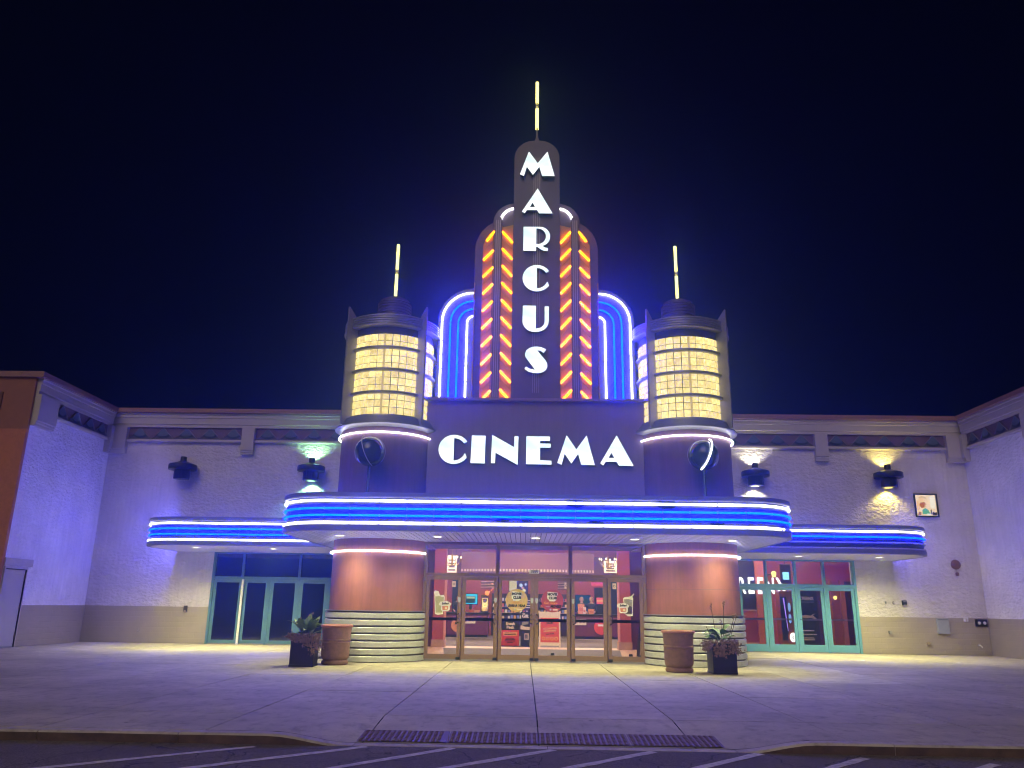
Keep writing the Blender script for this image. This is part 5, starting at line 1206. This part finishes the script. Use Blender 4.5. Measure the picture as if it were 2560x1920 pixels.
# ================================================================== WALL FITTINGS
def wbox(name, x, z, w, h, d, m, label, cat, group=None, bevel=.004):
    t = empty(name, (x, YB - .02, z), label, cat, group)
    return t, MB().box(-w / 2, w / 2, -d, 0, -h / 2, h / 2)
t = empty('poster_case', (13.15, YB, 4.35), 'square backlit poster case high on the right wall', 'poster case')
f = MB(); f.box(-.385, .385, -.10, -.04, 0, .045).box(-.385, .385, -.10, -.04, .735, .78).box(-.385, -.34, -.10, -.04, .045, .735).box(.34, .385, -.10, -.04, .045, .735); f.build('frame', BLACK, t, bevel=.006)
MB().box(-.36, .36, -.04, 0, .02, .76).build('housing', BLACK, t)
MB().box(-.34, .34, -.052, -.041, .045, .735).build('lit_panel', emis('poster_panel', (1.0, .72, .40), .24, col2=(1.1, .84, .55), nscale=5), t)
for nm, pts, c in (('print_shape', [(-.16, .30), (-.02, .33), (.02, .42), (-.04, .50), (-.18, .48), (-.22, .40)], (.42, .12, .05)), ('print_shape', [(-.14, .10), (.12, .09), (.06, .24), (-.04, .30), (-.14, .24)], (.10, .36, .22)), ('print_shape', [(.18, .06), (.33, .06), (.33, .17), (.26, .15), (.22, .19), (.18, .13)], (.03, .02, .02)), ('print_shape', [(-.30, .06), (-.20, .06), (-.18, .16), (-.26, .18)], (.30, .12, .04)), ('print_shape', [(-.20, .50), (-.05, .52), (-.02, .60), (-.12, .66), (-.22, .60)], (.85, .55, .32)), ('print_shape', [(.14, .30), (.30, .28), (.31, .70), (.16, .70)], (.85, .78, .62)), ('print_shape', [(-.02, .06), (.14, .06), (.10, .12), (.0, .12)], (.9, .85, .7)), ('print_shape', [(-.30, .62), (-.10, .70), (.02, .66), (.06, .58), (-.02, .62), (-.12, .63)], (.62, .42, .22)), ('print_shape', [(-.30, .22), (-.22, .24), (-.20, .44), (-.24, .56), (-.31, .50)], (.80, .48, .25)), ('print_shape', [(-.06, .34), (.06, .30), (.12, .36), (.08, .52), (.0, .56)], (.88, .62, .40)), ('print_shape', [(.13, .10), (.17, .10), (.17, .26), (.13, .24)], (.05, .04, .05))):
    flat(nm, [pts], .003, emis('print_%d' % int(c[0] * 1000 + c[1] * 100), c, .30), t, (0, -.056, 0))
# alarm bell and horn
t = empty('alarm_bell', (13.88, YB, 2.82), 'round dull red alarm bell near the right corner', 'bell'); BELL = mat('dull_red_bell', (.20, .09, .08), rough=.4)
o = MB().lathe([(0, .10), (.05, .098), (.12, .08), (.155, .03), (.16, 0)], n=24, cap=False).build('gong', BELL, t, smooth=60); o.rotation_euler[0] = pi / 2; o.location = (0, -.02, 0)
o = MB().lathe([(.025, .0), (.025, .115), (0, .12)], n=10, cap=False).build('boss', BELL, t); o.rotation_euler[0] = pi / 2; o.location = (0, -.02, 0)
MB().box(-.05, .05, -.02, 0, -.05, .05).build('backplate', BELL, t)
t = empty('alarm_horn', (13.88, YB, 2.52), 'small horn strobe below the alarm bell', 'horn'); MB().lathe([(.03, -.06), (.055, -.05), (.055, .03), (.02, .06)], 0, -.05, n=12).build('horn_body', BELL, t, smooth=40); MB().box(-.015, .015, -.03, 0, .05, .16).build('conduit', TRIM, t)
def simple(name, x, z, w, h, d, m, label, cat, group=None, sub=None, s2=None):
    t = empty(name, (x, YB - .015, z), label, cat, group)
    MB().box(-w / 2, w / 2, -d, 0, -h / 2, h / 2).build('case', m, t, bevel=min(.008, d * .3))
    if sub:
        for (a, b, c, e, mm, nm) in sub: MB().box(a, b, -d - .012, -d + .002, c, e).build(nm, mm, t, bevel=.002)
    return t
GREYBOX = mat('grey_box', (.30, .30, .30), rough=.5); PANEL = mat('grey_panel', (.36, .39, .40), rough=.4, noise=.06)
simple('card_reader', 11.46, 1.59, .055, .09, .03, GREYBOX, 'small grey plate left of the pair by the turquoise doors', 'switch plate', sub=[(-.012, .012, -.02, .02, INK, 'slot')])
simple('card_reader', 11.71, 1.58, .055, .09, .03, mat('brown_box', (.14, .10, .10), rough=.5), 'small brown plate between the grey plate and the black box', 'switch plate', sub=[(-.014, .014, -.014, .014, WHITE, 'button')])
simple('key_box', 12.05, 1.59, .14, .15, .07, BLACK, 'square black key box on the right wall', 'key box', sub=[(-.04, .04, .02, .05, GREYBOX, 'latch'), (-.04, .04, -.06, -.045, GREYBOX, 'lettering_strip')])
simple('electric_panel', 13.195, .885, .37, .47, .09, PANEL, 'pale grey electric panel on the tan base wall', 'panel', sub=[(-.15, .15, .19, .205, REVEAL, 'lid_gap'), (.13, .15, -.03, .03, GREYBOX, 'catch')])
simple('junction_box', 13.95, 1.09, .12, .12, .08, WHITE, 'small white junction box right of the electric panel', 'junction box', sub=[(-.02, .02, -.02, .02, TRIM, 'knockout')])
t = simple('twin_light', 14.43, 1.0, .36, .22, .06, BLACK, 'black box with two round white lamps in the right corner', 'emergency light')
for x in (-.075, .095):
    o = MB().lathe([(0, .03), (.045, .022), (.05, 0)], n=18, cap=False).build('lamp_face', WHITEV, t, smooth=50); o.rotation_euler[0] = pi / 2; o.location = (x, -.06, -.005)
t = empty('hose_valve', (11.50, YB - .015, .67), 'small dark valve on the base wall by the turquoise doors', 'valve'); MB().lathe([(.03, 0), (.03, .05), (.05, .055), (.05, .07), (0, .072)], n=14, cap=False).build('cap', GREYBOX, t, smooth=40).rotation_euler[0] = pi / 2; MB().box(-.045, .045, -.02, 0, -.04, .04).build('plate', INK, t)
t = empty('wall_vent', (12.68, YB - .015, .34), 'small tan vent hood low on the right base wall', 'vent'); MB().prism_x([(0, .05), (-.06, .03), (-.08, -.04), (0, -.04)], -.05, .05).build('hood', mat('tan_vent', (.28, .22, .15), rough=.6), t)
t = empty('hose_tap', (14.27, YB - .015, .29), 'pale hose tap low in the right corner', 'tap'); MB().tube([(0, 0, .02), (0, -.08, .02), (.02, -.12, -.01), (.03, -.13, -.05)], .018).build('spout', WHITE, t, smooth=60); MB().tube([(-.035, -.06, .06), (.035, -.06, .06)], .01).build('handle', WHITE, t)
simple('call_box', -11.32, 1.08, .11, .19, .06, mat('dark_plum_box', (.05, .03, .07), rough=.5), 'dark call box on the wall left of the dark doors', 'call box', sub=[(-.03, .03, -.09, -.055, TRIM, 'button_plate')])
t = empty('pipe_stub', (-12.75, YB - .015, .37), 'small bent pipe stub low on the left base wall', 'pipe'); MB().tube([(-.03, 0, .05), (-.03, -.05, .05), (-.03, -.06, -.02), (.05, -.06, -.03)], .014).build('pipe', GREYBOX, t, smooth=60)

# ================================================================== URNS, PLANTERS, PLANTS
def urn(x, y, label, tilt=0):
    t = empty('litter_urn', (x, y, 0), label, 'litter bin', 'terracotta litter urns')
    pr = [(.275, 0), (.295, .015), (.30, .05), (.285, .085), (.262, .10), (.30, .145), (.312, .20), (.316, .44), (.322, .452), (.322, .478), (.312, .487), (.318, .497), (.325, .51), (.325, .535), (.314, .545), (.325, .70), (.338, .80)]
    MB().lathe(pr, n=48).build('body', URN, t, smooth=35)
    MB().lathe([(.338, .80), (.362, .808), (.368, .83), (.355, .852), (.30, .862), (.26, .85), (.25, .80)], n=48, cap=False).build('rim', URNT, t, smooth=50)
    MB().lathe([(0, .79), (.255, .80)], n=24, cap=False).build('sand', mat('sand', (.2, .16, .12), rough=.9), t)
    return t
urn(-4.52, 18.64, 'terracotta litter urn standing by the left column'); urn(3.12, 18.02, 'terracotta litter urn standing by the right column')
def planter(x, y, rz, label):
    t = empty('square_planter', (x, y, 0), label, 'planter', 'black square planters', rz=rz)
    b, w, h = .262, .268, .62
    def ring(r, z): return [(-r, -r, z), (r, -r, z), (r, r, z), (-r, r, z)]
    vs = ring(b, 0) + ring(b + .002, .04) + ring(b - .008, .045) + ring(w - .012, h - .05) + ring(w, h - .045) + ring(w + .004, h) + ring(w - .03, h) + ring(w - .035, h - .07)
    fs = [(0, 1, 2, 3)] + [(r * 4 + k, r * 4 + (k + 1) % 4, r * 4 + 4 + (k + 1) % 4, r * 4 + 4 + k) for r in range(7) for k in range(4)]
    MB().add(vs, fs).build('box', PLANTER, t, bevel=.005)
    MB().add(ring(w - .034, h - .065), [(0, 1, 2, 3)]).build('soil', mat('soil', (.03, .02, .015), rough=1, noise=.3, nscale=30), t)
    return t
planter(-5.05, 17.98, .06, 'black square planter in front of the left column'); planter(3.99, 17.78, .02, 'black square planter in front of the right column')
def leaf_mesh(L, Wd, curl, name, m, seed):
    rr = random.Random(seed); n = 7; vs = []; fs = []
    for i in range(n + 1):
        t = i / n; w = Wd * (sin(pi * min(1, t * 1.02) ** .75)) * (1 if i < n else 0) + .002
        x = L * (t - .12 * curl * t * t); z = L * (.9 * t - curl * t * t)
        f = .25 * w
        vs += [(x, -w, z + f), (x, 0, z - f * .3), (x, w, z + f)]
    for i in range(n):
        for k in range(2): fs.append((i * 3 + k, (i + 1) * 3 + k, (i + 1) * 3 + k + 1, i * 3 + k + 1))
    me = MB().add(vs, fs).mesh(name, m, smooth=60)
    return me
def trailing(t, w, h, zt, n, seed, reach):
    """dry hanging flower mass: many small curled petals on drooping strings"""
    rr = random.Random(seed); mb = MB()
    for (sx, sy, ln) in reach:
        for k in range(n):
            f = rr.random() ** .8; x = sx + rr.gauss(0, .05) * (.7 + .5 * f); y = sy + rr.gauss(0, .03) - .03 * f; z = zt + .05 - f * ln + rr.gauss(0, .02)
            s_ = rr.uniform(.010, .026); a = Vector((rr.gauss(0, 1), rr.gauss(0, 1), rr.gauss(0, 1))).normalized(); b = a.cross(Vector((rr.gauss(0, 1), rr.gauss(0, 1), rr.gauss(0, 1)))).normalized(); c = Vector((x, y, z))
            mb.add([c - a * s_ - b * s_ * .6, c + a * s_ - b * s_ * .5, c + a * s_ * .7 + b * s_, c - a * s_ * .8 + b * s_ * .8 + a.cross(b) * s_ * .6], [(0, 1, 2, 3)])
        for k in range(7):
            x = sx + rr.gauss(0, .05); y = sy + rr.gauss(0, .02)
            mb.tube([(x * .7, y * .7, zt + .03), (x, y - .03, zt + .07), (x + rr.gauss(0, .03), y - .07, zt - ln * rr.uniform(.4, 1.0))], .004, n=4)
    tag(mb.build('dried_flowers', DEAD, t), kind='stuff')
t = empty('potted_plant', (-5.05, 17.98, .54), 'broad leaved green plant with dried trailing flowers in the left planter', 'plant')
for i in range(38):
    rr = random.Random(100 + i); L_ = rr.uniform(.26, .42); me = leaf_mesh(L_, rr.uniform(.05, .08), rr.uniform(.2, .7), 'leaf', LEAF, i)
    a = rr.uniform(0, 2 * pi); r = rr.uniform(.0, .12); o = inst('leaf', me, t, (r * cos(a), r * sin(a), rr.uniform(.08, .24)), a + rr.gauss(0, .3)); o.rotation_euler[1] = rr.uniform(-.75, .25); o.rotation_euler[0] = rr.gauss(0, .25)
for i, (x, z) in enumerate(((-.16, .46), (.02, .52), (.10, .56), (.22, .44), (-.34, .20))):
    MB().tube([(x * .3, 0, .05), (x * .7, -.02, z * .7), (x, -.03, z), (x + .04, -.03, z - .03)], .005, n=5).build('stalk', STEM, t)
    MB().lathe([(0, -.03), (.014, -.01), (.010, .02), (0, .035)], n=7, cap=False).build('seed_head', DEAD if i < 3 else SEED, t, loc=(x + .03, -.03, z))
trailing(t, .3, .6, .08, 150, 3, [(-.24, -.27, .07), (-.10, -.30, .14), (.04, -.31, .16), (.16, -.31, .24), (.28, -.30, .40), (.33, -.12, .30)])
t = empty('potted_plant', (3.99, 17.78, .54), 'sparse grey green plant with tall seed stalks in the right planter', 'plant')
for i in range(24):
    rr = random.Random(300 + i); L_ = rr.uniform(.20, .36); me = leaf_mesh(L_, rr.uniform(.045, .075), rr.uniform(.5, 1.0), 'leaf', LEAF2, i)
    a = rr.uniform(0, 2 * pi); r = rr.uniform(.02, .14); o = inst('leaf', me, t, (r * cos(a), r * sin(a), rr.uniform(.10, .30)), a); o.rotation_euler[1] = rr.uniform(-.45, .4); o.rotation_euler[0] = rr.gauss(0, .3)
for i, (x, z, y) in enumerate(((-.17, .80, 0), (.12, .86, .05), (.30, .60, -.03), (.36, .62, 0), (.05, .50, .1), (-.30, .42, .0))):
    MB().tube([(x * .4, 0, .03), (x * .7, y * .5, z * .5), (x, y, z)], .006, n=5).build('stalk', STEM, t)
    if i < 5:
        for k in range(4 if i < 2 else 3): MB().lathe([(0, -.028), (.016, -.006), (.012, .016), (0, .03)], n=7, cap=False).build('seed_head', SEED if i != 0 else DEAD, t, loc=(x + (k % 2 - .5) * .03, y, z - .01 + k * .03))
trailing(t, .3, .6, .08, 120, 9, [(-.30, -.28, .16), (-.16, -.31, .30), (-.04, -.32, .32), (.16, -.32, .24), (.26, -.30, .24), (-.34, .0, .2), (.05, -.2, .08)])
# litter scraps and a leaf on the pavement
for x, y, lab in ((8.9, 22.6, 'pale scrap of litter on the pavement by the turquoise doors'), (11.3, 22.3, 'small scrap of litter on the pavement below the electric panel')):
    rr = random.Random(int(x * 10)); mb = MB(); mb.add([(-.12, -.05, .004), (.10, -.04, .008), (.13, .05, .03), (-.02, .07, .012), (-.11, .04, .02)], [(0, 1, 2), (0, 2, 3), (0, 3, 4)])
    tag(mb.build('litter_scrap', WHITE, None, loc=(x, y, .003)), lab, 'litter')

# ================================================================== HAZE FOR THE NEON GLOW
hm = bpy.data.materials.new('glow_haze'); hm.use_nodes = True; N = hm.node_tree.nodes; N.remove(N['Principled BSDF'])
pv = N.new('ShaderNodeVolumePrincipled'); pv.inputs['Color'].default_value = (.42, .78, 1, 1); pv.inputs['Density'].default_value = .009; pv.inputs['Anisotropy'].default_value = .90  # volume added to stand in for lens bloom and veiling glare
hm.node_tree.links.new(pv.outputs[0], N['Material Output'].inputs['Volume'])
hz = MB().box(-120, 120, -80, 120, -1.2, 18).build('added_haze', hm); tag(hz, 'thin bluish volume added for the glow around the neon', kind='stuff')
